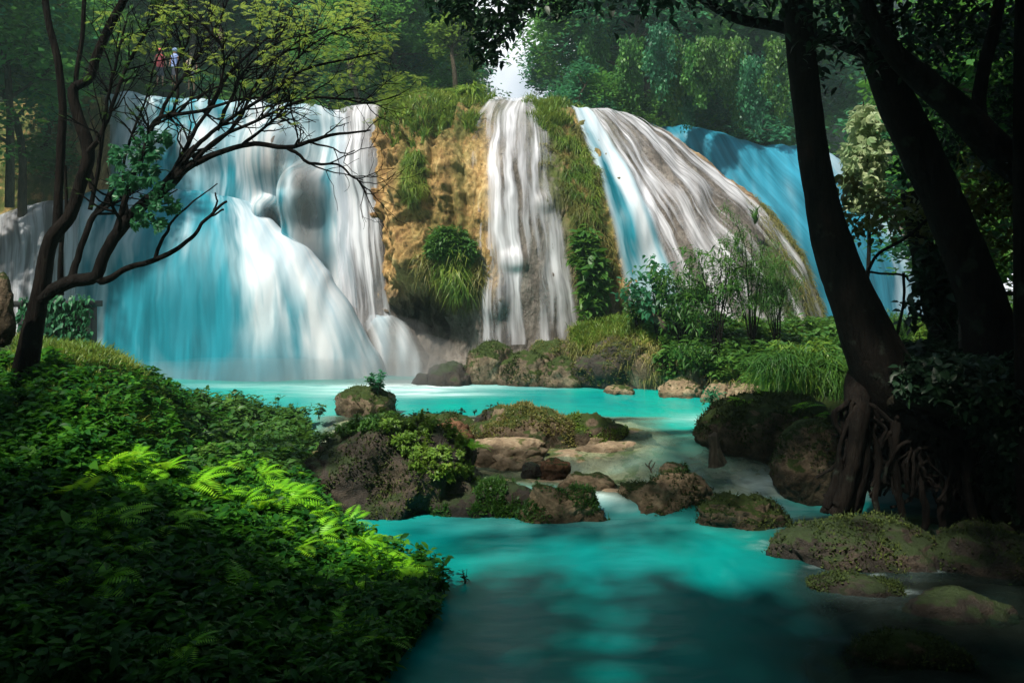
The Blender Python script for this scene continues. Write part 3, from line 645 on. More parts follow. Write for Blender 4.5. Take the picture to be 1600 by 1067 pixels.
def rock(x0, x1, yt, yb, z, label, name='boulder', cat='boulder', group=None, mat='rock_moss', seed=1, deep=.8, moss=0, leafm='moss', msz=.05, sink=.3, **kw):
    """a rock whose outline spans x0..x1, yt..yb in the photo, its foot at height z"""
    Yf = yof(yb, z); w = (x1 - x0) / F * Yf; d = w * deep; Yc = Yf + d * .42
    h = (yb - yt) / F * Yc - d * .30 * (CH - z) / Yf
    h = max(h, .12 * w); w = (x1 - x0) / F * Yc
    hz = h / (1 - sink)
    me, P = rock_mesh(seed, (w, d, hz * 1.25), mat=mat, **kw)
    c = at((x0 + x1) / 2, yb, Yc); zc = z + h - P[:, 2].max()
    wl = me.attributes.new('waterline', 'FLOAT', 'POINT')
    hh = P[:, 2] + zc - z + .05 * fbm(P[:, 0] * 3, P[:, 1] * 3, 0, 3, seed)
    wl.data.foreach_set('value', (1 - sstep(.05, .2, hh)).astype(np.float32))
    o = tag(link(name, me, None, (c[0], Yc, zc), 0), label, cat, group)
    if moss:
        up = P[:, 2] > np.percentile(P[:, 2], 45)
        q = fbm(P[:, 0] * 2, P[:, 1] * 2, P[:, 2] * 2, 3, seed + 3) > -.1
        i = np.nonzero(up & q & (P[:, 1] < d * .35))[0]
        if len(i):
            S = P[RN.choice(i, moss)] + RN.normal(0, .015, (moss, 3))
            v, f = leaves(S, msz, DIAM, pitch=(-.2, 1.2)); b, g = blades(S[:moss // 3] , msz * 2.2)
            link('foliage', merge_mesh('foliage', [(v, f), (b, g)], M[leafm]), o)
    return o, P
def merge_mesh(name, parts, mat): 
    V, Q = merge(parts); return mesh(name, V, Q, mat, smooth=False)

rk = {}
rock(528, 612, 603, 648, .85, 'smooth brown boulder with a dark shrub at the pool edge', seed=3, mat='rock_moss', moss=400, msz=.05, deep=.9)
oc, ocP = rock(458, 748, 662, 806, 0, 'large dark mossy outcrop topped with bright leafy plants', 'outcrop', 'outcrop', seed=12, mat='rock_dark', moss=9000, msz=.05, deep=.8, sub=6, flat=.35, undercut=.1, leafm='moss', sink=.42, rough=.42)
rock(672, 736, 652, 692, .75, 'rounded reddish brown boulder behind the mossy outcrop', seed=5, mat='rock_brown', moss=100, deep=.8)
rock(742, 905, 631, 688, .72, 'long grassy rock islet at the lip of the upper pool', 'rock_islet', 'islet', seed=6, moss=9000, msz=.045, leafm='grass_dry', deep=.6, sub=6, sink=.62, flat=0, rough=.3)
rock(870, 985, 645, 684, .72, 'low grassy tail of the islet running right', 'rock_islet', 'islet', seed=8, moss=5000, msz=.04, leafm='grass', deep=.6, sink=.65, flat=0, rough=.3)
rock(745, 815, 634, 672, .8, 'dark pointed rock at the left end of the grassy islet', seed=9, mat='rock_dark', moss=500, deep=.6)
G = 'rocks on the terrace between the pools'
rock(848, 890, 716, 742, .4, 'small chunky rock alone in shallow water', 'rock', 'rock', G, 'rock_brown', 15, deep=.8, rough=.5)
rock(815, 845, 722, 740, .4, 'smallest dark rock with twigs left of the chunky rock', 'rock', 'rock', G, 'rock_dark', 16, deep=.8)
rock(680, 850, 754, 806, 0.02, 'dark mossy ledge joined to the outcrop, green on top', 'rock', 'rock', G, 'rock_dark', 17, moss=5000, msz=.055, leafm='leaf_mid', deep=.45, sub=6, sink=.5)
rock(815, 942, 757, 814, 0.02, 'pale ledge with green moss spilling over its dark front', 'rock', 'rock', G, 'rock_tan', 18, moss=3000, msz=.05, leafm='leaf_mid', deep=.5, sub=6, rough=.45, sink=.45)
rock(868, 968, 738, 770, 0.25, 'flat pale stone slab beside the little spill', 'rock', 'rock', G, 'rock_tan', 19, deep=.55, sink=.55)
for s_ in [(838, 1003, 664, 690, .62, 'broad flat tan slab running right from the islet', 91), (700, 862, 690, 708, .6, 'long low tan slab left of the broad one', 92), (905, 1010, 690, 706, .58, 'thin tan slab in front of the broad one', 93), (735, 860, 706, 722, .45, 'lowest thin tan slab behind the chunky rock', 94), (1130, 1190, 690, 712, .6, 'smooth tan slab under the stump', 95)]:
    rock(*s_[:6], 'rock_slab', 'rock slab', G, 'rock_shelf', s_[6], deep=.5, sink=.6, flat=.3, rough=.45, sub=6)
rock(975, 1130, 738, 804, 0.02, 'pale yellow rock mound with mossy crown in mid stream', 'rock', 'rock', G, 'rock_tan', 20, moss=2200, msz=.045, leafm='moss', deep=.7, sub=6, rough=.45, sink=.5)
rock(1030, 1075, 722, 748, .35, 'little knob with a green tuft on the yellow mound', 'rock', 'rock', G, 'rock_tan', 21, moss=500, msz=.05, leafm='leaf_mid')
rock(1098, 1230, 772, 824, 0.02, 'dark ridged rock right of the yellow mound', 'rock', 'rock', G, 'rock_moss', 22, moss=1200, msz=.045, deep=.6, sub=6, rough=.45, sink=.5)
G = 'rocks round the far side of the upper pool'
rock(1032, 1096, 589, 622, .8, 'tan rounded boulder with a leafy right side', group=G, mat='rock_tan', seed=23, moss=150)
rock(944, 990, 602, 616, .8, 'thin flat slab lying in the pool', 'rock', 'rock', G, 'rock_tan', 24, deep=.8)
rock(1100, 1145, 597, 630, .8, 'left one of the two joined tan boulders', group=G, mat='rock_tan', seed=25)
rock(1138, 1190, 597, 634, .8, 'right one of the two joined tan boulders', group=G, mat='rock_tan', seed=26)
rock(1097, 1305, 618, 704, .75, 'large dark block boulder carrying ferns', mat='rock_moss', seed=27, moss=5000, msz=.06, leafm='moss', deep=.7, sub=6, flat=.5, rough=.25)
rock(1208, 1318, 655, 748, .5, 'round brown boulder beside the root tangle', mat='rock_moss', seed=28, moss=1200, deep=.8, sub=6, rough=.22, flat=.1)
G = 'mossy rocks under the central fall'
rock(728, 805, 533, 601, .8, 'square shouldered mossy boulder at the foot of the central fall', group=G, seed=31, moss=1500, msz=.06, flat=.5, rough=.3)
rock(782, 858, 548, 604, .8, 'green domed boulder next to the square one', group=G, seed=32, moss=2500, msz=.06)
rock(845, 915, 556, 606, .8, 'small green boulder between the domed one and the overhang', group=G, seed=33, moss=1500, msz=.05)
rock(815, 905, 530, 590, 1.0, 'brown topped rock behind the green boulders', group=G, seed=34, moss=1200, msz=.06, leafm='grass_dry')
rock(895, 1060, 525, 608, .8, 'overhanging dark earth rock under the grass edge', 'rock_ledge', 'rock ledge', G, 'rock_dark', 35, moss=6000, msz=.07, leafm='grass_dry', undercut=.3, deep=.5, sub=6, flat=.5)
rock(985, 1110, 540, 605, .8, 'dark cracked rock under the shrubs', 'rock_ledge', 'rock ledge', G, 'rock_dark', 36, moss=600, deep=.6)
G = 'grey rocks in the spray of the left fall'
rock(668, 746, 566, 603, .8, 'wide smooth grey rock under the dark hollow', group=G, mat='rock_dark', seed=38, deep=1.1, rough=.35, sink=.65, flat=.2)
rock(640, 690, 583, 602, .8, 'low dark rock right beside the small cascade', group=G, mat='rock_dark', seed=39, deep=1.1, rough=.35, sink=.65, flat=.2)
rock(596, 752, 645, 672, .72, 'low mossy strip of ledge between the brown boulder and the islet', 'rock_ledge', 'rock ledge', None, 'rock_moss', 97, moss=3500, msz=.045, deep=.35, sink=.6, flat=.3, sub=6, rough=.4)
G = 'boulders standing in the left waterfall'
def cliffrock(x0, x1, y0, y1, Yc, label, seed, mat='cliffwet', **k):
    w, h = (x1 - x0) / F * Yc, (y1 - y0) / F * Yc
    me, P = rock_mesh(seed, (w, w * 1.0, h), mat=mat, rough=.16, flat=0, **k)
    tag(link('boulder', me, None, tuple(at((x0 + x1) / 2, (y0 + y1) / 2, Yc))), label, 'boulder', G)
M['cliffwet'] = rock_mat('wet boulder', [(.05, .045, .045), (.13, .115, .11), (.3, .28, .27)], moss=.2, wet=.4, flow=True)
def draped(cx, cy, w, h, Yc, label, seed):
    """a film of water hugging a boulder"""
G = 'dark flat rocks along the right shore'
rock(1212, 1475, 815, 892, -.05, 'wide reddish flat rock with moss on its left', 'flat_rock', 'flat rock', G, 'rock_dark', 51, moss=3500, msz=.045, deep=.7, sub=6, flat=.6, sink=.6)
rock(1262, 1412, 899, 937, -.05, 'small oval rock covered in moss', 'flat_rock', 'flat rock', G, 'rock_dark', 52, moss=2500, msz=.035, deep=.6, sink=.6)
rock(1335, 1512, 992, 1046, -.05, 'lowest mossy rock near the frame bottom', 'flat_rock', 'flat rock', G, 'rock_moss', 53, moss=2500, msz=.035, deep=.6, sink=.6)
rock(1440, 1640, 830, 905, -.05, 'dark rock half lost in shade at the right shore', 'flat_rock', 'flat rock', G, 'rock_dark', 54, moss=1500, msz=.04, deep=.9, sink=.6)
rock(1400, 1600, 925, 985, -.08, 'dark low rock under the trickles of white water', 'flat_rock', 'flat rock', G, 'rock_dark', 55, deep=.7, sink=.6)

# ------------------------------------------------------------------ islet with bushes at the foot of the right fall
isl = Loft([
    [(890, 520, 29.5), (890, 532, 28.6), (892, 560, 28.0), (893, 603, 28.3)],
    [(960, 505, 29.5), (960, 522, 28.2), (965, 560, 27.2), (965, 607, 27.4)],
    [(1060, 503, 29.5), (1060, 530, 27.2), (1070, 570, 26.0), (1075, 616, 26.0)],
    [(1160, 508, 30), (1160, 545, 26.2), (1170, 590, 24), (1172, 640, 23)],
    [(1260, 518, 30.5), (1260, 560, 25), (1270, 620, 21.4), (1275, 690, 19.2)],
    [(1330, 520, 32), (1335, 565, 25), (1338, 630, 21.2), (1340, 700, 19.4)],
    [(1420, 515, 35), (1430, 540, 28), (1440, 590, 26), (1440, 610, 26)],
    [(1700, 505, 36), (1720, 530, 29), (1730, 600, 26), (1730, 620, 26)],
], seed=64, back=4, amp=[.8] * 8, drop=.3)
tag(link('river_bank', isl.mesh('river_bank', M['rock_moss'], 260, 120)), 'grassy shelf at the foot of the right fall', kind='structure')

IL = (isl.P, isl.N, isl.px, isl.py)
def snap(x, y):
    return float(isl.P[np.argmin((isl.px - x) ** 2 + (isl.py - y) ** 2), 1])

# ------------------------------------------------------------------ left bank
bank = Loft([
    [(-260, 500, 18), (-260, 560, 14), (-260, 700, 11), (-260, 900, 8), (-260, 1250, 5.6)],
    [(-100, 520, 17), (-100, 590, 14), (-100, 720, 11), (-100, 900, 8.2), (-100, 1250, 5.7)],
    [(50, 542, 15.6), (50, 620, 13), (50, 740, 10.6), (50, 900, 8.4), (50, 1250, 5.8)],
    [(175, 568, 15.5), (180, 640, 13.2), (190, 760, 11), (210, 900, 9), (240, 1250, 6)],
    [(285, 640, 17.5), (295, 695, 14.6), (310, 780, 12.2), (350, 920, 9.8), (380, 1250, 6.2)],
    [(395, 656, 19.8), (395, 718, 16), (410, 795, 12.9), (430, 930, 10.3), (370, 1250, 6.4)],
    [(460, 664, 20.5), (465, 750, 15.4), (490, 830, 12.9), (500, 925, 11.0), (400, 1250, 6.5)],
    [(480, 694, 20.5), (500, 808, 15.2), (545, 862, 13.2), (685, 922, 11.4), (425, 1250, 6.55)],
    [(490, 800, 21), (550, 868, 15.4), (600, 915, 13.4), (745, 985, 11.8), (480, 1400, 6.8)],
], amp=[.5, .5, .5, .5, .5, .4, .35, .25, .1], seed=74, back=3, drop=1.2)
tag(link('river_bank', bank.mesh('river_bank', M['soil'], 420, 300)), 'steep leafy bank rising on the left of the lower pool', kind='structure')
bP, bN, bx, by = bank.P, bank.N, bank.px, bank.py
vis = (bP[:, 2] > -.02)

def scat(P, N, px, py, poly, n, extra=None):
    return pick(P, px, py, poly, n, extra, N)
ALL = [(-400, 400), (900, 400), (900, 1500), (-400, 1500)]
U_bank = np.repeat(np.linspace(0, 8, 420), 300); V_bank = np.tile(np.linspace(0, 5, 300), 420)
# area weighting
S0, _ = scat(bP, bN, bx, by, [(-200, 500), (800, 500), (800, 1120), (-200, 1120)], 210000, vis & (V_bank > .7))
k = fbm(S0[:, 0] * 1.3, S0[:, 1] * 1.3, S0[:, 2] * 1.3, 3, 81)
S0 = S0[k > -.02 + RN.normal(0, .05, len(k))]
hgt = .03 + .34 * np.clip(fbm(S0[:, 0] * 1.7, S0[:, 1] * 1.7, 0, 3, 82) + .15, 0, 1)
S0[:, 2] += hgt * RN.uniform(0, 1.3, len(S0))
sz = .024 + .05 * np.clip(fbm(S0[:, 0] * .8, S0[:, 1] * .8, 4, 2, 84) + .3, 0, 1)
v1 = leaves(S0, 1.0 * sz, LEAF, var=.45)
tag(link('undergrowth', mesh('undergrowth', *v1, M['leaf_bank'], smooth=False)), 'dense small leaved ground cover over the left bank', 'ground cover', kind='stuff')
# taller leafy stems
def sprig(nl=14, h=.3, ls=.09, seed=1, spread=.5, rng=None):
    r = np.random.default_rng(seed); parts = []
    for s in range(4):
        a = r.uniform(0, 6.28); tl = r.uniform(.1, spread)
        top = np.array([math.cos(a) * tl * h, math.sin(a) * tl * h, h * r.uniform(.7, 1.1)])
        parts.append(tube(np.array([[0, 0, -.1 * h], top * .5 + [0, 0, .06 * h], top]), [.006, .005, .002], 4))
        t = r.uniform(.3, 1, nl)[:, None]; P = top * t + r.normal(0, .01, (nl, 3))
        parts.append(leaves(P, ls, LEAF, r, (-.3, .6)))
    return merge(parts)
sprv = [sprig(14, .34, .1, s) for s in range(5)]
def stuff_plants(name, label, cat, P, tm, scale, mat, rng=RN, kind='stuff', smooth=False, tilt=.25):
    parts = []
    idx = rng.integers(0, len(tm), len(P))
    for i, t in enumerate(tm):
        q = P[idx == i]
        if len(q): parts.append(instance(t[0], t[1], q, rotm(rng.uniform(0, 6.28, len(q)), rng.uniform(-tilt, tilt, len(q)), rng.uniform(-tilt, tilt, len(q))), scale * rng.uniform(.6, 1.3, len(q))))
    V, Q = merge(parts)
    return tag(link(name, mesh(name, V, Q, mat, smooth=smooth)), label, cat, kind=kind)
S1, _ = scat(bP, bN, bx, by, [(-150, 540), (300, 640), (760, 880), (600, 1120), (-150, 1120)], 2600, vis & (V_bank > .9))
stuff_plants('weeds', 'taller leafy weeds scattered through the left bank', 'weeds', S1, sprv, 1.0, M['leaf_bank'])
S1, _ = scat(bP, bN, bx, by, [(300, 640), (480, 660), (480, 760), (300, 780)], 500, vis & (V_bank > .9))
stuff_plants('weeds', 'paler leafy weeds on the ledge above the pool', 'weeds', S1, sprv, 1.2, M['leaf_mid'])
S2, _ = scat(bP, bN, bx, by, [(20, 530), (200, 560), (310, 640), (290, 720), (120, 660), (10, 620)], 22000, vis & (V_bank > .8))
v = blades(S2, .24, BL)
tag(link('grass', mesh('grass', *v, M['grass'], smooth=False)), 'soft grass along the crest of the left bank', 'grass', kind='stuff')
S1, _ = scat(bP, bN, bx, by, [(-150, 620), (150, 700), (560, 900), (600, 1120), (-150, 1120)], 420, vis & (V_bank > .9))
big = [sprig(9, .32, .2, 50 + s_, .8) for s_ in range(4)]
stuff_plants('broad_leaved_weeds', 'broad leaved dark weeds standing out of the ground cover', 'weeds', S1, big, .75, M['leaf_bank'])
S1, _ = scat(bP, bN, bx, by, [(-150, 560), (300, 660), (600, 850), (600, 1120), (-150, 1120)], 9000, vis & (V_bank > .9))
S1 = S1[fbm(S1[:, 0] * .8, S1[:, 1] * .8, 3, 3, 91) > .05]
tag(link('creeping_plants', mesh('creeping_plants', *blades(S1, .22, BLD, tilt=.6), M['grass'], smooth=False)), 'thin drooping grass blades among the ground cover', 'grass', kind='stuff')
# ferns
def fern_mesh(seed, nf=9, L=.42):
    r = np.random.default_rng(seed); parts = []
    for i in range(nf):
        t = pinna_frond(L * r.uniform(.8, 1.15), 15, r.uniform(1.2, 1.9), .3, .1, r.uniform(.7, 1.15))
        Mx = rotm(np.array([i / nf * 6.283 + r.uniform(-.3, .3)]), np.zeros(1), r.uniform(-.2, .2, 1))
        parts.append(instance(t[0], t[1], np.zeros((1, 3)), Mx, np.ones(1)))
    return mesh('fern', *merge(parts), M['fern'], smooth=False)
fernm = [fern_mesh(s) for s in range(4)]
fpts = [(195, 750), (210, 735), (225, 775), (165, 752), (395, 740), (405, 758), (465, 735), (455, 755), (480, 745), (300, 778), (350, 790), (335, 800), (375, 805), (430, 790), (445, 800), (405, 815), (465, 795),
        (400, 775), (500, 820), (520, 845), (545, 835), (565, 865), (490, 860), (540, 880), (585, 885), (605, 905), (630, 900), (475, 820), (510, 790), (290, 830), (262, 848), (165, 850), (195, 835), (205, 880), (150, 935), (165, 945), (375, 940), (325, 930),
        (430, 940), (560, 930), (590, 940), (520, 985), (550, 990), (535, 1005), (575, 1000), (280, 1035), (600, 865), (555, 905), (430, 850), (460, 880), (650, 910), (340, 755), (250, 760), (420, 725), (600, 1020), (500, 940), (120, 800), (70, 900)]
bkd = np.stack([bx, by], 1)
ok = np.nonzero(vis & (V_bank > 1))[0]
for i, (fx, fy) in enumerate(fpts):
    j = ok[np.argmin((bx[ok] - fx) ** 2 + (by[ok] - fy - 12) ** 2)]
    p = bP[j] + [0, 0, .24 if fy < 900 else .16]
    r = random.Random(i)
    o = link('fern', fernm[i % 4], None, tuple(p), (r.uniform(-.15, .3), r.uniform(-.2, .3), r.uniform(0, 6.28)), r.uniform(.8, 1.35) * (1.15 if fy < 830 else .9))
    zone = 'high on the left slope' if fx < 270 and fy < 870 else 'in the sunlit band of the bank' if fy < 830 else 'low by the water edge of the bank' if fx > 470 and fy < 960 else 'in the dark lower part of the bank'
    tag(o, ('large' if o.scale[0] > 1.2 else 'small') + ' bright arching fern ' + zone, 'fern', 'ferns on the left bank')
# ferns on the outcrop and blocks
G = 'ferns on rocks in the river'
for i, (fx, fy, Yq, zz, s, lab) in enumerate([(672, 742, 15.9, .55, 1.3, 'bright fern hanging low on the right of the mossy outcrop'), (735, 700, 16.3, .95, 1.1, 'fern at the right tip of the mossy outcrop'),
        (705, 688, 16.4, 1.1, 1.1, 'topmost fern near the reddish boulder'), (640, 735, 15.7, .6, 1.0, 'small fern left of the low hanging one'),
        (1200, 628, 17.9, 1.5, 1.5, 'fern standing on the large dark block boulder'), (1165, 632, 17.7, 1.5, 1.1, 'smaller fern left of the one on the block boulder'), (1242, 645, 17.4, 1.2, 1.6, 'feathery plant spilling over the block boulder'), (1262, 655, 17.3, 1.0, 1.3, 'feathery plant lowest by the round boulder')]):
    p = at(fx, fy, Yq)
    tag(link('fern', fernm[i % 4], None, tuple(p), (.2, .1, i * 1.7), s), lab, 'fern', G)
# leafy plants on the outcrop
oP = ocP + np.array(oc.location); ox, oy = proj(oP)
def plants(name, label, cat, P, tm, mat, scale, group=None):
    return stuff_plants(name, label, cat, P, tm, scale, mat)
q = inpoly(ox, oy, [(590, 640), (760, 640), (760, 760), (650, 750), (600, 690)]) & (oP[:, 1] < np.median(oP[:, 1]) + .3)
if q.any():
    S = oP[RN.choice(np.nonzero(q)[0], 260)]
    stuff_plants('leafy_weeds', 'bright leafy weeds on the right half of the mossy outcrop', 'weeds', S, sprv, .55, M['leaf_light'], tilt=.9)
q = inpoly(ox, oy, [(470, 630), (600, 630), (640, 660), (480, 700)])
if q.any():
    S = oP[RN.choice(np.nonzero(q)[0], 200)]
    stuff_plants('leafy_weeds', 'green weeds on the left top of the mossy outcrop', 'weeds', S, sprv, .5, M['leaf_mid'], tilt=.6)

# ------------------------------------------------------------------ grass and plants on the cliffs
dP, dN, dx_, dy_ = dome.P, dome.N, dome.px, dome.py
def clumpy(S, seed, th=-.1, f=1.5):
    return S[fbm(S[:, 0] * f, S[:, 1] * f, S[:, 2] * f, 3, seed) > th]
def grassy(label, poly, n, size, mat, Ls, tmpl=BL, tilt=.4, name='grass', cl=-.1):
    P, N, px_, py_ = Ls
    S, NN = pick(P, px_, py_, poly, n, None, N)
    if not len(S): return
    S = clumpy(S, hash(label) % 97 if False else len(label), cl)
    v = blades(S, size, tmpl, tilt=tilt)
    return tag(link(name, mesh(name, *v, mat, smooth=False)), label, 'grass', kind='stuff')
DL = (dP, dN, dx_, dy_)
grassy('yellow green grass crowning the yellow rock', [(600, 140), (770, 140), (750, 190), (700, 210), (650, 235), (605, 215)], 16000, .42, M['grass'], DL)
grassy('grass on the crest right of the central fall', [(835, 150), (890, 160), (900, 190), (860, 210), (820, 165)], 6000, .4, M['grass'], DL)
grassy('drooping dry grass down the strip right of the central fall', [(850, 190), (900, 190), (935, 290), (965, 420), (985, 500), (930, 510), (905, 430), (885, 330), (855, 270)], 18000, .3, M['grass_dry'], DL, BLD, cl=0.0)
grassy('green grass down the strip right of the central fall', [(860, 190), (905, 200), (940, 300), (965, 420), (930, 480), (890, 330)], 12000, .3, M['grass'], DL, BLD, cl=.12)
grassy('dry grass strip on the right edge of the dome', [(1170, 310), (1225, 340), (1290, 440), (1300, 540), (1230, 540), (1250, 470), (1215, 390)], 12000, .3, M['grass_dry'], DL, BLD, cl=.0)
grassy('hanging grass on the yellow rock', [(630, 230), (665, 230), (670, 300), (640, 320)], 3500, .3, M['grass'], DL, BLD)
grassy('dry hanging roots under the grass ball', [(650, 400), (750, 400), (740, 490), (690, 480), (650, 450)], 5000, .45, M['grass_dry'], DL, BLD)
# hanging grass ball
def ball(cx, cy, Yc, rx, ry, n, tmpl, size, mat, name, label, cat, dz=0, seed=5, parts=7, loose=.5):
    r = np.random.default_rng(seed); Yc = Yc * 1.075 if Yc > 26 else Yc
    K = r.normal(0, .38, (parts, 3)); KR = r.uniform(.4, .8, parts); k = r.integers(0, parts, n)
    D = r.normal(0, 1, (n, 3)); D /= np.linalg.norm(D, axis=1, keepdims=True)
    rr = r.uniform(.25, 1, n) ** loose * (1 + .3 * fbm(D[:, 0] * 2, D[:, 1] * 2, D[:, 2] * 2, 3, seed))
    c = at(cx, cy, Yc); s = Yc / F
    P = (D * (rr * KR[k])[:, None] + K[k]) * np.array([rx * s, rx * s * .6, ry * s])
    yaw = np.arctan2(-D[:, 0], D[:, 1]) + r.normal(0, .8, n)
    Mx = rotm(yaw, r.uniform(-.9, .6, n), r.uniform(-.5, .5, n))
    v = instance(tmpl[0], tmpl[1], P, Mx, size * r.uniform(.4, 1.4, n))
    return tag(link(name, mesh(name, *v, M[mat], smooth=False), None, tuple(c)), label, cat)
ball(703, 376, 27.8, 34, 30, 5200, LEAF, .17, 'leaf_mid', 'hanging_bush', 'round green bush hanging on the yellow rock', 'bush')
ball(708, 420, 27.9, 26, 34, 1500, BLD, .5, 'grass', 'hanging_grass', 'long grass trailing under the round green bush', 'grass tuft', seed=6)
ball(640, 262, 29.3, 16, 24, 1300, LEAF, .16, 'leaf_mid', 'hanging_bush', 'small dark bush high on the yellow rock', 'bush', seed=7)
ball(915, 385, 27.6, 20, 30, 420, LEAF, .36, 'leaf_mid', 'cliff_plant', 'broad leaved plant in the grass strip, upper one', 'plant', seed=8)
ball(928, 445, 27.3, 22, 44, 700, LEAF, .36, 'leaf_mid', 'cliff_plant', 'broad leaved plant low in the grass strip', 'plant', seed=9)
ball(690, 178, 30.6, 60, 20, 2500, SLIM, .4, 'leaf_light', 'crest_bush', 'low bright bush on top of the yellow rock', 'bush', seed=10)
ball(650, 185, 30.5, 26, 16, 500, DIAM, .3, 'leaf_yellow', 'crest_bush', 'yellow leaved bush at the left of the crest', 'bush', seed=12)
ball(718, 150, 31.5, 26, 14, 900, SLIM, .5, 'leaf_light', 'crest_bush', 'grassy bush on the highest part of the crest', 'bush', seed=13)
ball(1290, 588, 21.6, 70, 30, 3200, BLD, .42, 'leaf_mid', 'grass_tuft', 'big arching grass tuft beside the leaning trunk', 'grass tuft', seed=14)
ball(1255, 590, 21.8, 60, 24, 2500, BLD, .42, 'leaf_light', 'grass_tuft', 'bright grass tuft left of the biggest one', 'grass tuft', seed=15)
ball(1240, 640, 19.6, 30, 22, 1300, BLD, .34, 'leaf_mid', 'grass_tuft', 'feathery grass tuft on the block boulder', 'grass tuft', seed=16)
grassy('bright grass on the shelf under the dome', [(880, 490), (1060, 490), (1060, 545), (890, 550)], 11000, .32, M['grass'], IL)
grassy('dry grass along the shelf edge', [(880, 520), (1340, 540), (1340, 620), (880, 570)], 10000, .28, M['grass_dry'], IL, BLD, cl=.0)
grassy('green grass on the right of the shelf', [(1130, 500), (1480, 500), (1480, 600), (1140, 600)], 12000, .34, M['grass'], IL)
SI, _ = pick(isl.P, isl.px, isl.py, [(1000, 500), (1330, 510), (1330, 620), (1050, 590)], 700, None, isl.N)
stuff_plants('weeds', 'leafy weeds on the shelf under the shrubs', 'weeds', SI, sprv, 1.6, M['leaf_mid'])

# ------------------------------------------------------------------ trees and shrubs
def skeleton(r, P0, d0, L, rad, depth, out, tips, spread=.6, up=.15, nseg=6, kids=(3, 5), shrink=.62, gnarl=.25):
    P = [np.array(P0, float)]; d = np.array(d0, float); d /= np.linalg.norm(d)
    for i in range(nseg):
        d = d + r.normal(0, gnarl * .5, 3) + np.array([0, 0, up * .25]); d /= np.linalg.norm(d)
        P.append(P[-1] + d * L / nseg)
    P = np.array(P); out.append((P, np.linspace(rad, rad * .45, len(P)), depth))
    if depth == 0:
        tips += [P[-1], P[-2], P[nseg // 2]]; return
    for k in range(r.integers(*kids)):
        t = r.uniform(.35, 1.0); i = min(nseg, int(t * nseg)); i = max(i, 1)
        q = r.normal(0, 1, 3); dd = P[i] - P[i - 1]; dd /= np.linalg.norm(dd); q -= q @ dd * dd; q /= np.linalg.norm(q)
        skeleton(r, P[i], dd * (1 - spread * .5) + q * spread, L * shrink * r.uniform(.8, 1.2), rad * .5, depth - 1, out, tips, spread, up, max(4, nseg - 1), kids, shrink, gnarl)
def clump_leaves(r, tips, n, rad, size, tmpl, flat=.6, pitch=(-.6, .7)):
    C = np.array(tips)[r.integers(0, len(tips), n)]
    D = r.normal(0, 1, (n, 3)); D /= np.linalg.norm(D, axis=1, keepdims=True); D *= (r.uniform(0, 1, n) ** .45)[:, None] * rad; D[:, 2] *= flat
    return leaves(C + D, size, tmpl, r, pitch)
def make_tree(seed, H, crown_r, nleaf, leaf, mat, bark='bark_far', tmpl=DIAM, rad=.22, depth=3, clr=.9, base=.35, **k):
    r = np.random.default_rng(seed); br, tips = [], []
    tr = []; P = spline(np.array([[0, 0, -.5], [r.normal(0, .3), r.normal(0, .3), H * .3], [r.normal(0, .6), r.normal(0, .6), H * .65], [r.normal(0, .8), r.normal(0, .8), H * .92]]), 14)
    tr.append(tube(P, np.linspace(rad, rad * .35, 14), 8, .15, seed))
    for i in range(11):
        t = r.uniform(base, 1); j = min(13, int(t * 13)); a = r.uniform(0, 6.28)
        skeleton(r, P[j], (math.cos(a), math.sin(a), r.uniform(-.05, .7)), crown_r * (1.15 - .5 * abs(t - .5)) * r.uniform(.7, 1.1) * .62, rad * .42, depth - 1, br, tips, .8)
    bp = [tube(p, q, 5 if d else 4) for p, q, d in br]
    return mesh('trunk', *merge(tr + bp), M[bark]), mesh('crown', *clump_leaves(r, tips, nleaf, clr, leaf, tmpl), M[mat], smooth=False)
def tree(me, label, loc, rz, s, group=None, name='tree', cat='tree'):
    o = thing(name, label, cat, tuple(loc), group, rz, s)
    link('trunk', me[0], o); link('crown', me[1], o); return o
TM = [make_tree(1, 11, 4.2, 11000, .3, 'leaf_far', clr=1.15), make_tree(2, 12, 4.0, 11000, .28, 'leaf_far_blue', clr=1.1), make_tree(3, 9, 3.8, 10000, .27, 'leaf_mid', clr=1.05),
      make_tree(4, 13, 4.5, 12000, .32, 'leaf_far', clr=1.2, base=.15), make_tree(5, 7, 2.4, 5000, .26, 'leaf_light', clr=.7, base=.5)]
G = 'woodland trees above the waterfalls'
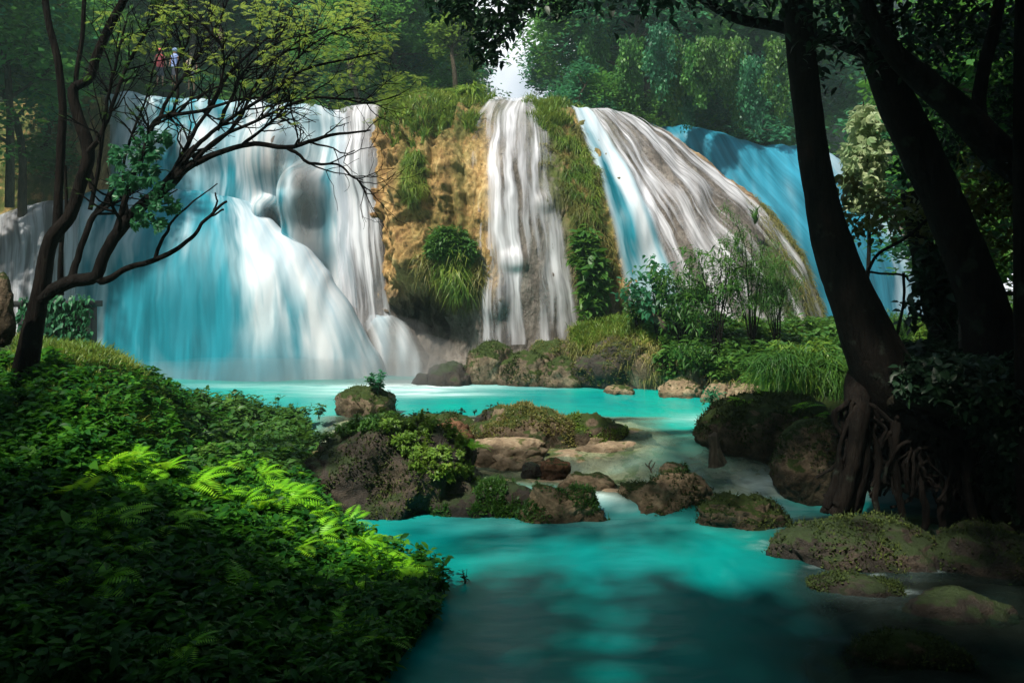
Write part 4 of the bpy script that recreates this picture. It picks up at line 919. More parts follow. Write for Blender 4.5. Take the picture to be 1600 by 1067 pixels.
# px of the foot, distance, mesh, scale
TP = [(-30, 31, 0, .8), (15, 30, 3, .75), (-70, 28, 1, .9), (35, 33.5, 1, .8), (75, 36, 0, .9), (40, 37, 1, 1.0), (-60, 39, 3, 1.0), (120, 42, 0, 1.05), (215, 46, 2, 1.15), (300, 43, 3, 1.0), (385, 47, 0, 1.1), (455, 44, 1, 1.0), (530, 48, 3, 1.1), (600, 45, 1, .95), (660, 50, 0, 1.05), (620, 41, 3, .75),
      (560, 40, 0, .7), (722, 56, 2, .85), (690, 60, 1, .95), (905, 58, 1, .9), (905, 47, 0, .95), (960, 44, 1, 1.05), (1010, 49, 3, 1.15), (1060, 45, 0, 1.1), (1130, 47, 1, 1.1), (1180, 50, 3, 1.15), (1250, 46, 0, 1.1),
      (1330, 48, 1, 1.1), (1420, 45, 3, 1.1), (1520, 47, 0, 1.1), (1620, 44, 1, 1.1), (480, 56, 2, 1.3), (340, 58, 0, 1.3), (1090, 60, 2, 1.4), (950, 60, 3, 1.2), (200, 60, 3, 1.2), (1300, 60, 2, 1.3), (60, 52, 3, 1.3), (-130, 45, 0, 1.2), (1480, 58, 3, 1.3), (1165, 53, 0, 1.5), (1205, 55, 1, 1.5), (1140, 57, 3, 1.6), (1240, 58, 3, 1.6), (1085, 52, 0, 1.4)]
for i, (px_, Yt, m, s) in enumerate(TP):
    x = (px_ - 800) / F * Yt; z = float(plat(np.array([x]), np.array([float(Yt)]))[0])
    z = min(z, 14)
    if Yt < 36.5: z = 7.5
    elif z < 8: Yt += 4; x = (px_ - 800) / F * Yt; z = float(plat(np.array([x]), np.array([float(Yt)]))[0])
    kind = ['deep green dense', 'blue green dense', 'mid green bushy', 'tall deep green spreading', 'light green'][m]
    where = 'left fall' if px_ < 560 else ('dome' if px_ < 1000 else 'right fall')
    tree(TM[m], f'{kind} tree in the woods above the {where}', (x, Yt, z - .3), i * 1.9, s, G)
# low bushes on the plateau edge
BM = [make_tree(21, 3, 2.0, 5000, .2, 'leaf_far', clr=.7, base=.05, rad=.08), make_tree(22, 3.4, 2.2, 5000, .22, 'leaf_mid', clr=.75, base=.05, rad=.08), make_tree(23, 3, 1.8, 4500, .2, 'leaf_far_blue', clr=.7, base=.05, rad=.08)]
G = 'bushes along the top of the falls'
BP = [(20, 35.5, 0, 1.1), (70, 35, 2, 1.0), (130, 36.5, 0, 1.1), (190, 37.5, 1, .9), (240, 41, 0, 1.0), (-40, 35, 2, 1.2), (330, 40, 2, .9), (400, 41, 0, 1.0), (460, 40, 0, .9), (520, 41, 2, 1.0), (580, 39, 1, .8), (640, 38, 0, .9), (900, 38, 2, .9), (945, 39, 0, .9), (990, 40, 1, .9),
      (1040, 43, 0, 1.0), (1090, 44, 2, 1.0), (1140, 44, 1, 1.0), (1190, 45, 0, 1.1), (1240, 46, 2, 1.2), (1290, 46, 1, 1.1), (1350, 45, 0, 1.2), (1430, 44, 2, 1.2), (1510, 42, 0, 1.3), (1600, 42, 1, 1.3), (760, 44, 1, .45), (870, 44, 0, .6), (-20, 33.5, 0, 1.0), (50, 33.6, 2, .8), (110, 34, 0, .7)]
for i, (px_, Yt, m, s) in enumerate(BP):
    Yt = Yt * 1.07; x = (px_ - 800) / F * Yt; z = min(float(plat(np.array([x]), np.array([float(Yt)]))[0]), 13.5)
    if z < 5: Yt += 3; z = float(plat(np.array([x]), np.array([float(Yt)]))[0])
    if Yt < 36.6: z = 8 if px_ < 80 else 9
    where = 'left of the left fall' if px_ < 200 else 'above the left fall' if px_ < 600 else 'above the dome' if px_ < 1000 else 'above the far right fall'
    o = thing('bush', ['deep green', 'mid green', 'blue green'][m] + ' rounded bush ' + where, 'bush', (x, Yt, z - .3), G, i * 2.1, s)
    link('stem', BM[m][0], o); link('foliage', BM[m][1], o)
tree(TM[4], 'slim light green tree standing above the yellow rock', at(712, 168, 38) , .5, .62)

# hanging vines on the right wall of trees
vr = np.random.default_rng(5)
G = 'leafy vine curtains hanging right of the dome'
for i, (vx, vy0, vy1, Yv) in enumerate([(1048, 60, 190, 40), (1065, 90, 200, 41), (1090, 70, 170, 40), (1110, 60, 130, 40), (1030, 40, 150, 39), (985, 60, 165, 41), (1150, 60, 200, 42), (1175, 90, 205, 42), (930, 30, 120, 43), (1215, 60, 190, 42)]):
    n = 2000; t = vr.uniform(0, 1, n); off = vr.integers(0, 7, n)
    P = np.stack([at(vx + (o - 3) * 5 + 5 * math.sin(tt * 5 + o), vy0 + (vy1 - vy0) * tt * (.6 + .4 * ((o * 37) % 7) / 6), Yv + .2 * o) for tt, o in zip(t, off)])
    P += vr.normal(0, .12, P.shape)
    v = leaves(P, .17, DIAM, vr, (-1.6, -.6))
    tag(link('vine_curtain', mesh('vine_curtain', *v, M[('leaf_mid', 'leaf_far_blue', 'leaf_far')[i % 3]], smooth=False)), ['broad', 'thin', 'pale tipped', 'short', 'long', 'ragged', 'dense', 'dark', 'loose', 'feathery'][i] + ' curtain of hanging vines against the dark woods', 'vine', G)

# people on the path at the top left
def person(px_, py_, Yp, shirt, skin=(.35, .2, .13), hair=(.02, .015, .01), hat=None, label='', rz=0, s=1.0):
    o = thing('person', label, 'person', tuple(at(px_, py_, Yp)), None, rz, s)
    # one continuous body: skin modifier over a skeleton
    J = {'pel': (0, 0, .95), 'wai': (0, 0, 1.12), 'che': (0, 0, 1.36), 'nec': (0, 0, 1.5), 'hea': (0, -.01, 1.6), 'top': (0, -.01, 1.72),
         'shl': (-.18, 0, 1.42), 'ell': (-.26, .02, 1.14), 'hal': (-.24, -.12, .9), 'shr': (.18, 0, 1.42), 'elr': (.25, .02, 1.14), 'har': (.24, -.1, .9),
         'hil': (-.1, 0, .9), 'knl': (-.11, -.03, .5), 'anl': (-.12, .02, .08), 'tol': (-.13, -.16, .03), 'hir': (.1, 0, .9), 'knr': (.11, -.03, .5), 'anr': (.12, .02, .08), 'tor': (.13, -.16, .03)}
    Rr = dict(pel=.15, wai=.13, che=.15, nec=.055, hea=.1, top=.08, shl=.07, ell=.045, hal=.035, shr=.07, elr=.045, har=.035, hil=.09, knl=.06, anl=.045, tol=.035, hir=.09, knr=.06, anr=.045, tor=.035)
    E = [('pel', 'wai'), ('wai', 'che'), ('che', 'nec'), ('nec', 'hea'), ('hea', 'top'), ('che', 'shl'), ('shl', 'ell'), ('ell', 'hal'), ('che', 'shr'), ('shr', 'elr'), ('elr', 'har'), ('pel', 'hil'), ('hil', 'knl'), ('knl', 'anl'), ('anl', 'tol'), ('pel', 'hir'), ('hir', 'knr'), ('knr', 'anr'), ('anr', 'tor')]
    ks = list(J); me = bpy.data.meshes.new('body'); me.from_pydata([J[k] for k in ks], [(ks.index(a), ks.index(b)) for a, b in E], [])
    b = link('body', me, o); md = b.modifiers.new('skin', 'SKIN'); md2 = b.modifiers.new('sub', 'SUBSURF'); md2.levels = md2.render_levels = 1
    for i, k in enumerate(ks): me.skin_vertices[0].data[i].radius = (Rr[k], Rr[k] * .8)
    me.skin_vertices[0].data[0].use_root = True
    me.materials.append(plain('skin', skin))
    def shell(name, rows, c):
        th = np.linspace(0, 2 * np.pi, 17)[:-1]
        V = np.array([[x0 + a * math.cos(t), b_ * math.sin(t), z] for (x0, a, b_, z) in rows for t in th])
        n = 16; Q = np.array([[i * n + j, i * n + (j + 1) % n, (i + 1) * n + (j + 1) % n, (i + 1) * n + j] for i in range(len(rows) - 1) for j in range(n)])
        link(name, mesh(name, V, Q, plain(name + ' cloth', c)), o)
    shell('shirt', [(0, .17, .14, .9), (0, .16, .13, 1.1), (0, .19, .14, 1.3), (0, .235, .13, 1.42), (0, .14, .1, 1.5), (0, .07, .07, 1.53)], shirt)
    shell('trousers', [(0, .17, .13, .95), (0, .19, .14, .85), (0, .19, .12, .7), (0, .18, .11, .5)], (.03, .035, .06))
    hm, HP = rock_mesh(int(px_), (.24, .27, .2), sub=3, rough=.05, flat=0, mat='bark_dark')
    hm.materials.clear(); hm.materials.append(plain('hair', hat or hair)); link('cap' if hat else 'hair', hm, o, (0, .01, 1.72))
    return o
person(250, 136, 40, (.5, .08, .1), hat=(.6, .12, .12), label='person in a red top and cap on the path above the left fall', rz=.4)
person(273, 135, 40.4, (.25, .35, .7), hat=(.35, .5, .85), label='person in a light blue top and cap on the path above the left fall', rz=-.3)
person(299, 142, 41, (.3, .28, .22), label='person in a drab top without a cap beside the blue one', rz=.2)
person(345, 92, 44, (.7, .35, .35), label='person in a pink top higher up among the trees', rz=1.2)

# ------------------------------------------------------------------ left multi-stemmed tree
LT = thing('tree', 'bare spreading multi stemmed tree with yellow green leaf sprays at the left', 'tree', tuple(at(48, 548, 13.4)))
bo = np.array(LT.location)
YT = 13.2
main = [
    [(30, 640, 30), (40, 580, 25), (55, 500, 20), (66, 444, 17), (80, 375, 15), (110, 337, 13), (127, 285, 13), (139, 240, 13), (124, 187, 12), (114, 142, 10), (140, 124, 9), (150, 90, 9), (172, 40, 9), (198, -10, 8), (215, -70, 7)],
    [(78, 378, 12), (81, 300, 9), (85, 230, 9), (87, 160, 8), (80, 90, 8), (66, 35, 7), (58, -20, 7), (50, -80, 6)],
    [(126, 290, 8), (112, 230, 6), (100, 170, 6), (98, 110, 5), (108, 50, 5), (112, -20, 4.5)],
    [(62, 462, 8), (64, 380, 4.5), (72, 320, 3.5), (70, 250, 3)],
]
limbs = [
    [(64, 470, 11), (84, 452, 13), (110, 440, 13), (150, 432, 12), (163, 395, 11), (187, 358, 12), (225, 319, 12), (262, 289, 11), (292, 262, 8), (330, 244, 6), (375, 229, 5), (405, 225, 5), (450, 231, 4.5), (487, 221, 4), (525, 210, 3), (580, 204, 1.6)],
    [(450, 231, 4), (470, 245, 3), (485, 257, 3), (525, 256, 2.2), (550, 275, 2), (562, 285, 1.6), (572, 302, 1)],
    [(150, 434, 9), (165, 438, 7), (199, 418, 5.5), (240, 406, 5), (270, 391, 4.5), (298, 372, 4), (315, 350, 3.5), (330, 335, 3.2), (354, 313, 2.5)],
    [(240, 405, 4), (250, 380, 3.5), (262, 360, 3), (272, 343, 2.5), (300, 315, 1.8), (338, 288, 1.2)],
    [(330, 336, 2.5), (338, 318, 2), (337, 301, 1.6)], [(326, 341, 2.2), (345, 330, 2), (350, 326, 1.5)],
    [(109, 440, 8), (118, 400, 6.5), (131, 350, 6), (140, 328, 5.5), (158, 308, 4), (178, 298, 3.5), (196, 289, 2.5)],
    [(140, 328, 4.5), (156, 265, 4), (165, 200, 3.5), (176, 150, 3), (190, 95, 2.5), (205, 40, 2)],
    [(180, 360, 7), (197, 312, 6), (225, 246, 5.5), (244, 196, 5), (268, 184, 4), (320, 177, 3.5), (375, 160, 2.5), (430, 158, 1.5)],
    [(225, 319, 7), (262, 275, 5), (280, 240, 5), (300, 195, 4), (322, 160, 3.5), (345, 110, 3), (390, 60, 2.5), (440, 20, 1.6)],
    [(262, 289, 6), (300, 240, 5), (340, 205, 4), (380, 180, 3.5), (430, 150, 3), (480, 120, 2.5), (540, 105, 2), (600, 95, 1.4)],
    [(300, 245, 5), (335, 225, 4), (370, 190, 3.5), (395, 140, 3), (420, 100, 2.5), (470, 60, 2), (520, 35, 1.4)],
    [(244, 196, 4), (262, 150, 3.5), (290, 105, 3), (310, 70, 2.5), (335, 20, 2), (350, -20, 1.6)],
    [(292, 262, 5), (345, 218, 3.5), (400, 195, 3), (470, 165, 2.5), (520, 160, 2.2), (580, 170, 1.5), (630, 160, 1)],
    [(268, 184, 3), (275, 140, 2.6), (270, 100, 2.2), (285, 50, 2), (280, 0, 1.6)],
    [(375, 229, 4), (405, 205, 3), (430, 185, 2.5), (445, 178, 2)],
    [(320, 177, 3), (350, 130, 2.4), (355, 80, 2), (330, 50, 1.4)],
    [(196, 312, 4), (188, 270, 3), (195, 215, 2.5), (215, 150, 2), (225, 90, 1.6), (245, 40, 1.2)],
    [(430, 150, 2.6), (470, 90, 2), (520, 60, 1.7), (560, 50, 1.2)], [(340, 205, 3.5), (365, 150, 2.5), (385, 110, 2), (440, 70, 1.6), (500, 55, 1.2)],
    [(139, 240, 6), (160, 190, 4), (175, 130, 3.5), (200, 60, 3), (235, 0, 2.5)],
]
parts = []
for i, l in enumerate(main):
    P, r = pxline(l, YT, 60, seed=i, wob=.8); P[:, 1] += .2 * i; parts.append(tube(P - bo, r * .72, 10, .16, i))
link('trunk', mesh('trunk', *merge(parts), M['bark_dark']), LT)
lr = np.random.default_rng(77); br = []; tips = []
lp = []
for i, l in enumerate(limbs):
    P, r = pxline(l, YT - .1, 50, seed=i + 9, wob=3.0); P[:, 1] += .5 * math.sin(i * 2.3) * np.linspace(0, 1, 50) * (i > 5) 
    lp.append(tube(P - bo, r * .8, 8, .12, i))
    if i in (2, 3, 4, 5): continue
    for k in range(16 if i > 6 else 10):
        j = lr.integers(14, 49); d = P[j] - P[j - 1]; d /= np.linalg.norm(d)
        q = np.array([lr.normal(), lr.normal() * .7, lr.normal() + .25]); q -= q @ d * d; q /= np.linalg.norm(q)
        up = .1 if P[j][0] > -4 else .25
        skeleton(lr, P[j], d * .8 + q * .6, lr.uniform(.45, 1.0), r[j] * .35 + .003, 1, br, tips, .7, up, 6, (2, 4), .6, .45)
lp += [tube(p - bo, np.maximum(q, .0035), 4) for p, q, d in br]
link('branch', mesh('branch', *merge(lp), M['bark_grey']), LT)
# feathery leaf sprays
PF = pinna_frond(1.0, 10, .7, .3, .14, .2)
lc = [(430, 40, 34), (495, 20, 36), (540, 35, 34), (572, 52, 26), (600, 62, 22), (470, 108, 22), (515, 130, 28), (560, 118, 28), (610, 140, 22), (640, 128, 20), (480, 150, 20), (600, 158, 20), (430, 88, 28), (370, 60, 26), (325, 22, 30), (300, 112, 18), (240, 75, 24), (200, 60, 24),
      (545, 80, 28), (575, 90, 22), (410, 10, 40), (460, 60, 24), (505, 80, 22), (340, 95, 18), (395, 130, 14), (560, 10, 26), (260, 20, 30), (620, 120, 18), (530, 160, 18), (450, 130, 14), (590, 190, 10), (165, 30, 24), (650, 150, 14)]
C = []
for cx, cy, rr in lc:
    for k in range(int(rr * (2.5 if cx > 400 else 1.5))):
        a = lr.uniform(0, 6.28); q = rr * math.sqrt(lr.uniform()) 
        C.append(at(cx + q * math.cos(a), cy + q * math.sin(a) * .6, YT + lr.normal(0, .35)))
tp = np.array(tips); tpx, tpy = proj(tp)
sel = tp[(tpy < 190) & (tpx > 230)]
C = np.concatenate([np.array(C), sel[lr.integers(0, len(sel), 420)] + lr.normal(0, .05, (420, 3))])
n = len(C)
v = instance(PF[0], PF[1], C - bo, rotm(lr.uniform(0, 6.28, n), lr.uniform(-.5, .3, n), lr.uniform(-.3, .3, n)), lr.uniform(.07, .17, n))
link('foliage', mesh('foliage', *v, M['leaf_yellow'], smooth=False), LT)
sel = tp[(tpy < 420) & (tpx < 300)]
n = 300; C2 = sel[lr.integers(0, len(sel), n)]
v = instance(PF[0], PF[1], C2 - bo, rotm(lr.uniform(0, 6.28, n), lr.uniform(-.5, .3, n), lr.uniform(-.3, .3, n)), lr.uniform(.08, .2, n))
link('foliage', mesh('foliage', *v, M['leaf_mid'], smooth=False), LT)
# climbing plant with broad drooping leaves in the left tree
PALM = []
for a in np.linspace(-2.2, 2.2, 7):
    t = leaves(np.zeros((1, 3)), 1.0, LEAF, np.random.default_rng(1), (-.5, -.5), 0, np.array([a])); PALM.append(t)
PALM = merge(PALM)
C = []
for cx, cy, rr in [(222, 232, 30), (205, 262, 32), (235, 262, 24), (190, 290, 22), (255, 300, 20), (232, 330, 24), (262, 322, 16), (215, 345, 10), (245, 352, 10), (258, 215, 12), (175, 240, 16)]:
    for k in range(int(rr * .8)):
        a = lr.uniform(0, 6.28); q = rr * math.sqrt(lr.uniform()); C.append(at(cx + q * math.cos(a), cy + q * math.sin(a), YT - .3 + lr.normal(0, .15)))
C = np.array(C); n = len(C)
v = instance(PALM[0], PALM[1], C, rotm(lr.uniform(0, 6.28, n), lr.uniform(-1.5, -.5, n), lr.uniform(-.5, .5, n)), lr.uniform(.07, .14, n))
tag(link('climbing_plant', mesh('climbing_plant', *v, M['leaf_far_blue'], smooth=False)), 'dark broad leaved climber clinging in the stems of the left tree', 'climber')

# concrete hut / platform behind the left tree
def box(x0, x1, y0, y1, z0, z1):
    V = np.array([[x, y, z] for x in (x0, x1) for y in (y0, y1) for z in (z0, z1)], float)
    return V, np.array([[0, 1, 3, 2], [4, 6, 7, 5], [0, 4, 5, 1], [2, 3, 7, 6], [0, 2, 6, 4], [1, 5, 7, 3]])
hut = thing('viewing_platform', 'low dark stone platform with a flat slab top behind the left tree', 'platform', tuple(at(75, 560, 19)))
hb = np.array(hut.location)
a, b = at(28, 480, 19), at(136, 560, 19)
link('wall', mesh('wall', *[q if i else q - hb for i, q in enumerate(box(a[0], b[0] - .02, 19, 19.5, b[2] - .5, a[2]))], plain('dark plaster', (.008, .012, .014)), smooth=False), hut)
link('slab', mesh('slab', *[q if i else q - hb for i, q in enumerate(box(a[0] - .05, b[0] + .06, 18.9, 19.6, a[2] + .003, a[2] + .14))], plain('grey concrete', (.012, .016, .017)), smooth=False), hut)
link('corner_post', mesh('corner_post', *[q if i else q - hb for i, q in enumerate(box(b[0] - .1, b[0] + .03, 18.93, 19.1, b[2] - .5, a[2]))], plain('tan post', (.05, .038, .028)), smooth=False), hut)
ip = np.stack([lr.uniform(a[0], b[0] + .15, 1500), np.full(1500, 18.8) + lr.uniform(0, .12, 1500), lr.uniform(b[2] - .3, a[2] + .3, 1500)], -1)
ip = ip[fbm(ip[:, 0] * 1.6, ip[:, 2] * 1.6, 0, 3, 7) + (b[2] + .9 - ip[:, 2]) * .25 > -.3]
link('dimming_leaves', mesh('dimming_leaves', *leaves(ip - hb, .13, LEAF, lr, (-1.5, -.3)), M['leaf_far_blue'], smooth=False), hut)  # leaves added over the front to darken the too bright platform
rock(-30, 22, 425, 500, at(0, 500, 12.5)[2], 'brown rock at the left frame edge above the bank', mat='rock_moss', seed=88, deep=.6)

# ------------------------------------------------------------------ right bank mound with undercut roots
mound = Loft([
    [(1352, 598, 15.4), (1350, 625, 14.5), (1352, 650, 14.3), (1362, 672, 14.6), (1370, 676, 15.6)],
    [(1400, 578, 15.6), (1400, 610, 13.9), (1405, 632, 13.8), (1412, 648, 14.4), (1415, 650, 15.8)],
    [(1470, 578, 16), (1480, 608, 13.6), (1485, 640, 13.4), (1490, 664, 14.0), (1495, 668, 15.8)],
    [(1540, 585, 17), (1548, 620, 13.7), (1555, 670, 13.3), (1560, 730, 13.8), (1562, 840, 14.5)],
    [(1660, 560, 17), (1670, 600, 13.4), (1680, 700, 12.8), (1680, 800, 12.8), (1680, 900, 12.6)],
    [(1900, 500, 17), (1900, 600, 13), (1920, 700, 12), (1950, 900, 11), (1960, 1200, 9)],
], seed=94, back=1.5, amp=[.6] * 6, drop=.2)
tag(link('earth_mound', mound.mesh('earth_mound', M['soil'], 260, 140)), 'dark root bound earth mound of the right bank', kind='structure')
und = rock_mesh(5, (3.2, 3.0, 2.6), sub=6, mat='soil')[0]
tag(link('earth_bank', und, None, (9.6, 16.2, .1)), 'dark earth under the roots on the right bank', kind='structure')
# roots
RTm = thing('tree', 'massive dark leaning tree on tangled stilt roots at the right', 'tree', tuple(at(1400, 640, 14.3)))
rb = np.array(RTm.location); YR = 14.0
tk = []
P, r = pxline([(1230, -110, 24), (1243, -20, 24), (1252, 80, 24), (1266, 200, 24), (1279, 290, 27), (1297, 370, 32), (1325, 450, 37), (1358, 530, 45), (1383, 585, 52, 14.1), (1396, 635, 54, 14.4), (1400, 690, 40, 14.9), (1405, 740, 24, 15.3)], YR, 90)
tk.append(tube(P - rb, r * .92, 28, .14, 3))
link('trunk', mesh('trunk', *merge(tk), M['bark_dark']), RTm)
rr_ = np.random.default_rng(31); rts = []
def root(pts, Y0, seed, wob=6):
    pts = [(*p[:3], p[3] if len(p) > 3 else Y0) for p in pts]
    P, r = pxline(pts, Y0, 40, seed=seed, wob=wob); rts.append(tube(P - rb, r, 8, .2, seed))
for i, l in enumerate([
    [(1365, 540, 14, 14.5), (1345, 600, 24, 14.3), (1343, 650, 17), (1335, 700, 13), (1325, 750, 12), (1312, 790, 13), (1300, 805, 8)],
    [(1385, 570, 14, 14.7), (1365, 640, 18, 14.3), (1350, 690, 12), (1345, 740, 10), (1330, 790, 9), (1325, 812, 7)],
    [(1350, 560, 8, 14.5), (1332, 640, 12, 14.2), (1318, 690, 8), (1308, 740, 8), (1295, 785, 9), (1285, 800, 5)],
    [(1400, 590, 12, 14.7), (1378, 650, 14, 14.3), (1370, 700, 9), (1352, 745, 7), (1340, 800, 7)],
    [(1340, 610, 12, 14.6), (1420, 655, 9), (1500, 680, 8), (1590, 690, 6)], [(1350, 605, 10, 14.6), (1400, 628, 8), (1470, 640, 7), (1560, 640, 6)],
    [(1345, 625, 9, 14.6), (1390, 660, 8), (1430, 690, 7), (1480, 705, 6), (1560, 712, 5)], [(1420, 590, 12, 14.6), (1470, 625, 8), (1540, 630, 7), (1620, 640, 6)],
    [(1380, 580, 16, 14.6), (1450, 605, 10), (1520, 612, 8), (1600, 600, 6)],
    [(1400, 660, 8), (1398, 720, 6), (1405, 780, 6), (1410, 830, 5)], [(1440, 690, 8), (1430, 730, 6), (1445, 790, 6), (1440, 840, 5)], [(1470, 700, 8), (1480, 750, 6), (1470, 800, 6), (1480, 850, 5)],
    [(1520, 700, 8), (1510, 760, 6), (1525, 820, 6), (1530, 860, 5)], [(1360, 670, 6), (1375, 720, 5), (1368, 780, 5), (1380, 825, 4)]]):
    root(l, 13.7 + .1 * (i % 4), i + 40)
for i in range(85):
    x = rr_.uniform(1322, 1530); y0 = 625 + (x - 1320) * .2; n = rr_.integers(2, 5)
    pts = [(x, y0, rr_.uniform(2, 5))]
    for k in range(4): 
        pts.append((pts[-1][0] + rr_.normal(0, 14), pts[-1][1] + rr_.uniform(18, 42), pts[-1][2] * .88))
    root(pts, 13.9 + rr_.uniform(-.2, .6), i + 100, 8)
for i in range(26):
    x = rr_.uniform(1335, 1480); y = rr_.uniform(650, 760); s = rr_.choice([-1, 1])
    root([(x, y, 3.4), (x + s * 25, y + rr_.uniform(-5, 22), 3), (x + s * 55, y + rr_.uniform(0, 45), 2.4)], 14.0, i + 300, 8)
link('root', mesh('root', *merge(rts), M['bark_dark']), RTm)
# leaning second tree and crossing limb, and further dark trunks
def simple_tree(name, label, tl, Y0, mat='bark_dark', limbs=(), wob=2, n=60, rough=.12):
    P, r = pxline(tl, Y0, n, seed=len(label), wob=wob); o = thing(name, label, 'tree', tuple(P[-1]))
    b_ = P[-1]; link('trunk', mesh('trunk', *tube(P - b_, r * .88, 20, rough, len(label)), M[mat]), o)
    for i, l in enumerate(limbs):
        Q, r2 = pxline(l, Y0, 40, seed=i, wob=wob); link('limb', mesh('limb', *tube(Q - b_, r2, 12, rough, i), M[mat]), o)
    return o, b_
R2, r2b = simple_tree('tree', 'second dark leaning trunk with a long limb crossing the first trunk', [(1300, -90, 22), (1335, -10, 24), (1362, 60, 26), (1392, 140, 30), (1430, 220, 34), (1472, 310, 35), (1508, 400, 37), (1540, 490, 42), (1560, 570, 52), (1575, 640, 62)], 14.8,
    limbs=[[(1480, 300, 22), (1440, 210, 18), (1400, 130, 16), (1365, 90, 12), (1330, 73, 11), (1280, 58, 10), (1215, 42, 9), (1150, 28, 8), (1100, 2, 6), (1060, -30, 5)], [(1395, 150, 10), (1392, 90, 10), (1385, 30, 10), (1388, -40, 9)]])
R3, r3b = simple_tree('tree', 'dark trunk arching in from the upper right corner', [(1330, -60, 10), (1360, 20, 13), (1395, 80, 17), (1440, 125, 22), (1500, 175, 26), (1560, 235, 30), (1640, 300, 34), (1720, 420, 40), (1760, 600, 50)], 13.4, limbs=[[(1560, 235, 16), (1530, 180, 12), (1540, 100, 10), (1560, 20, 9), (1570, -60, 8)]])
R4, r4b = simple_tree('tree', 'straight dark trunk at the right frame edge', [(1600, -60, 14), (1597, 150, 15), (1598, 330, 16), (1600, 480, 17), (1610, 620, 26), (1625, 720, 40), (1640, 800, 50)], 13.0)
R5, r5b = R4, r4b
R6, r6b = simple_tree('tree', 'ragged leaf covered trunk between the two leaning trunks', [(1420, 300, 14), (1440, 380, 20), (1462, 450, 28), (1478, 520, 28), (1495, 590, 36)], 17.0, rough=.3)
# crowns: dark leaves high on the right, above the frame as well
cr_ = np.random.default_rng(3)
def crown_at(o, base, pts, n, size, mat, tmpl=LEAF, rad=.6, name='crown'):
    C = np.array([at(*p) for p in pts]); T = C[cr_.integers(0, len(C), n)]
    D = cr_.normal(0, 1, (n, 3)); D /= np.linalg.norm(D, axis=1, keepdims=True); D *= (cr_.uniform(0, 1, n) ** .5)[:, None] * rad
    v = leaves(T + D - base, size, tmpl, cr_, (-1.0, .4)); link(name, mesh(name, *v, M[mat], smooth=False), o)
tt = [(x + cr_.normal(0, 10), y + cr_.normal(0, 8), 14.5 + cr_.normal(0, .8)) for x in range(1000, 1640, 34) for y in (-190, -150, -110, -70, -35)]
tt += [(x + cr_.normal(0, 14), y + cr_.normal(0, 10), 14.5 + cr_.normal(0, .6)) for x in range(1290, 1640, 38) for y in (0, 35, 70)]
tt += [(1120, -10, 14.5), (1180, -5, 14.5), (1060, -10, 14), (1010, -15, 14), (960, 0, 14)]
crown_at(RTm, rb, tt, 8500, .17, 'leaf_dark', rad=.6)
# unseen limbs added above the frame to shade the trunk and pool
for i, (p1, p2, nl) in enumerate([((1, 10, 13), (-6.5, 5.5, 14.5), 1300), ((1, 11.5, 13), (-5.5, 7.2, 15), 1000), ((2, 12, 13), (-2.0, 9.3, 15), 800), ((3, 11, 12.5), (-1.5, 7.5, 14), 420), ((3.5, 10, 13), (1, 5, 14.5), 600), ((5.5, 10, 13), (6, 5, 15), 1500), ((6.5, 12, 13), (9, 9, 15), 1500), ((3, 11, 13), (1.2, 8.8, 15.5), 900)]):
    P = spline(np.array([at(1243, -20, 14), [4.4, 13.8, 10.5], p1, p2]), 24); link('limb', mesh('limb', *tube(P - rb, np.linspace(.16, .04, 24), 8, .1, i), M['bark_dark']), RTm)
    T = P[9:][cr_.integers(0, 15, nl)]; D = cr_.normal(0, 1, (nl, 3)); D /= np.linalg.norm(D, axis=1, keepdims=True); D *= (cr_.uniform(0, 1, nl) ** .5)[:, None] * np.array([1.9, 1.9, .8])
    T = T + D; T = T[T[:, 2] > 4.6 + .34 * T[:, 1] + .6]
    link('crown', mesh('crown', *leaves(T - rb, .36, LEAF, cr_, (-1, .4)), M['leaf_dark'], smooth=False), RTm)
# drooping dark sprays in the top middle
P, r = pxline([(1100, -160, 8), (980, -110, 7), (860, -60, 6), (770, -20, 4), (715, 15, 2)], 14.5, 30, seed=4, wob=6)
link('branch', mesh('branch', *tube(P - rb, r, 8, .1, 2), M['bark_dark']), RTm)
tt = [(x, y, 14.5) for x, y in [(720, 10), (735, 30), (745, 50), (760, 20), (770, 62), (780, 40), (795, 10), (800, 30), (815, 12), (750, 75), (770, 88), (725, -10), (760, -15), (800, -20), (840, -20), (880, -30), (700, -20), (860, 5), (880, 10), (905, 0), (690, 5), (820, -5)]]
tt2 = [(x + 3 * math.sin(y), y + 3, Y_) for x, y, Y_ in tt]
crown_at(RTm, rb, tt2, 1500, .15, 'leaf_dark', rad=.26)
tt = [(x + cr_.normal(0, 12), y + cr_.normal(0, 12), 15.5 + cr_.normal(0, .5)) for x in range(1425, 1640, 30) for y in range(60, 260, 38) if cr_.uniform() < .62]
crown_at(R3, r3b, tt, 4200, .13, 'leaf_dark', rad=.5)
tt = [(x + cr_.normal(0, 8), y + cr_.normal(0, 8), 17 + cr_.normal(0, .5)) for x in range(1330, 1500, 22) for y in range(310, 372, 24) if cr_.uniform() < .55] + [(x, y, 17) for x in (1530, 1560, 1590) for y in (240, 270, 300, 330, 380)]
crown_at(R6, r6b, tt, 1900, .19, 'leaf_olive', rad=.42)
tt = [(x + cr_.normal(0, 8), y + cr_.normal(0, 8), 16.3) for x, y in [(1450, 440), (1455, 410), (1480, 420), (1445, 480), (1450, 455), (1455, 460), (1490, 470), (1500, 520), (1470, 540), (1440, 395), (1515, 440)]]
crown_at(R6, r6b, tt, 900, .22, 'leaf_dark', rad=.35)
tt = [(x + cr_.normal(0, 8), y + cr_.normal(0, 8), 19) for x in (1520, 1550, 1580, 1610) for y in (100, 240, 290, 330, 380, 420)]
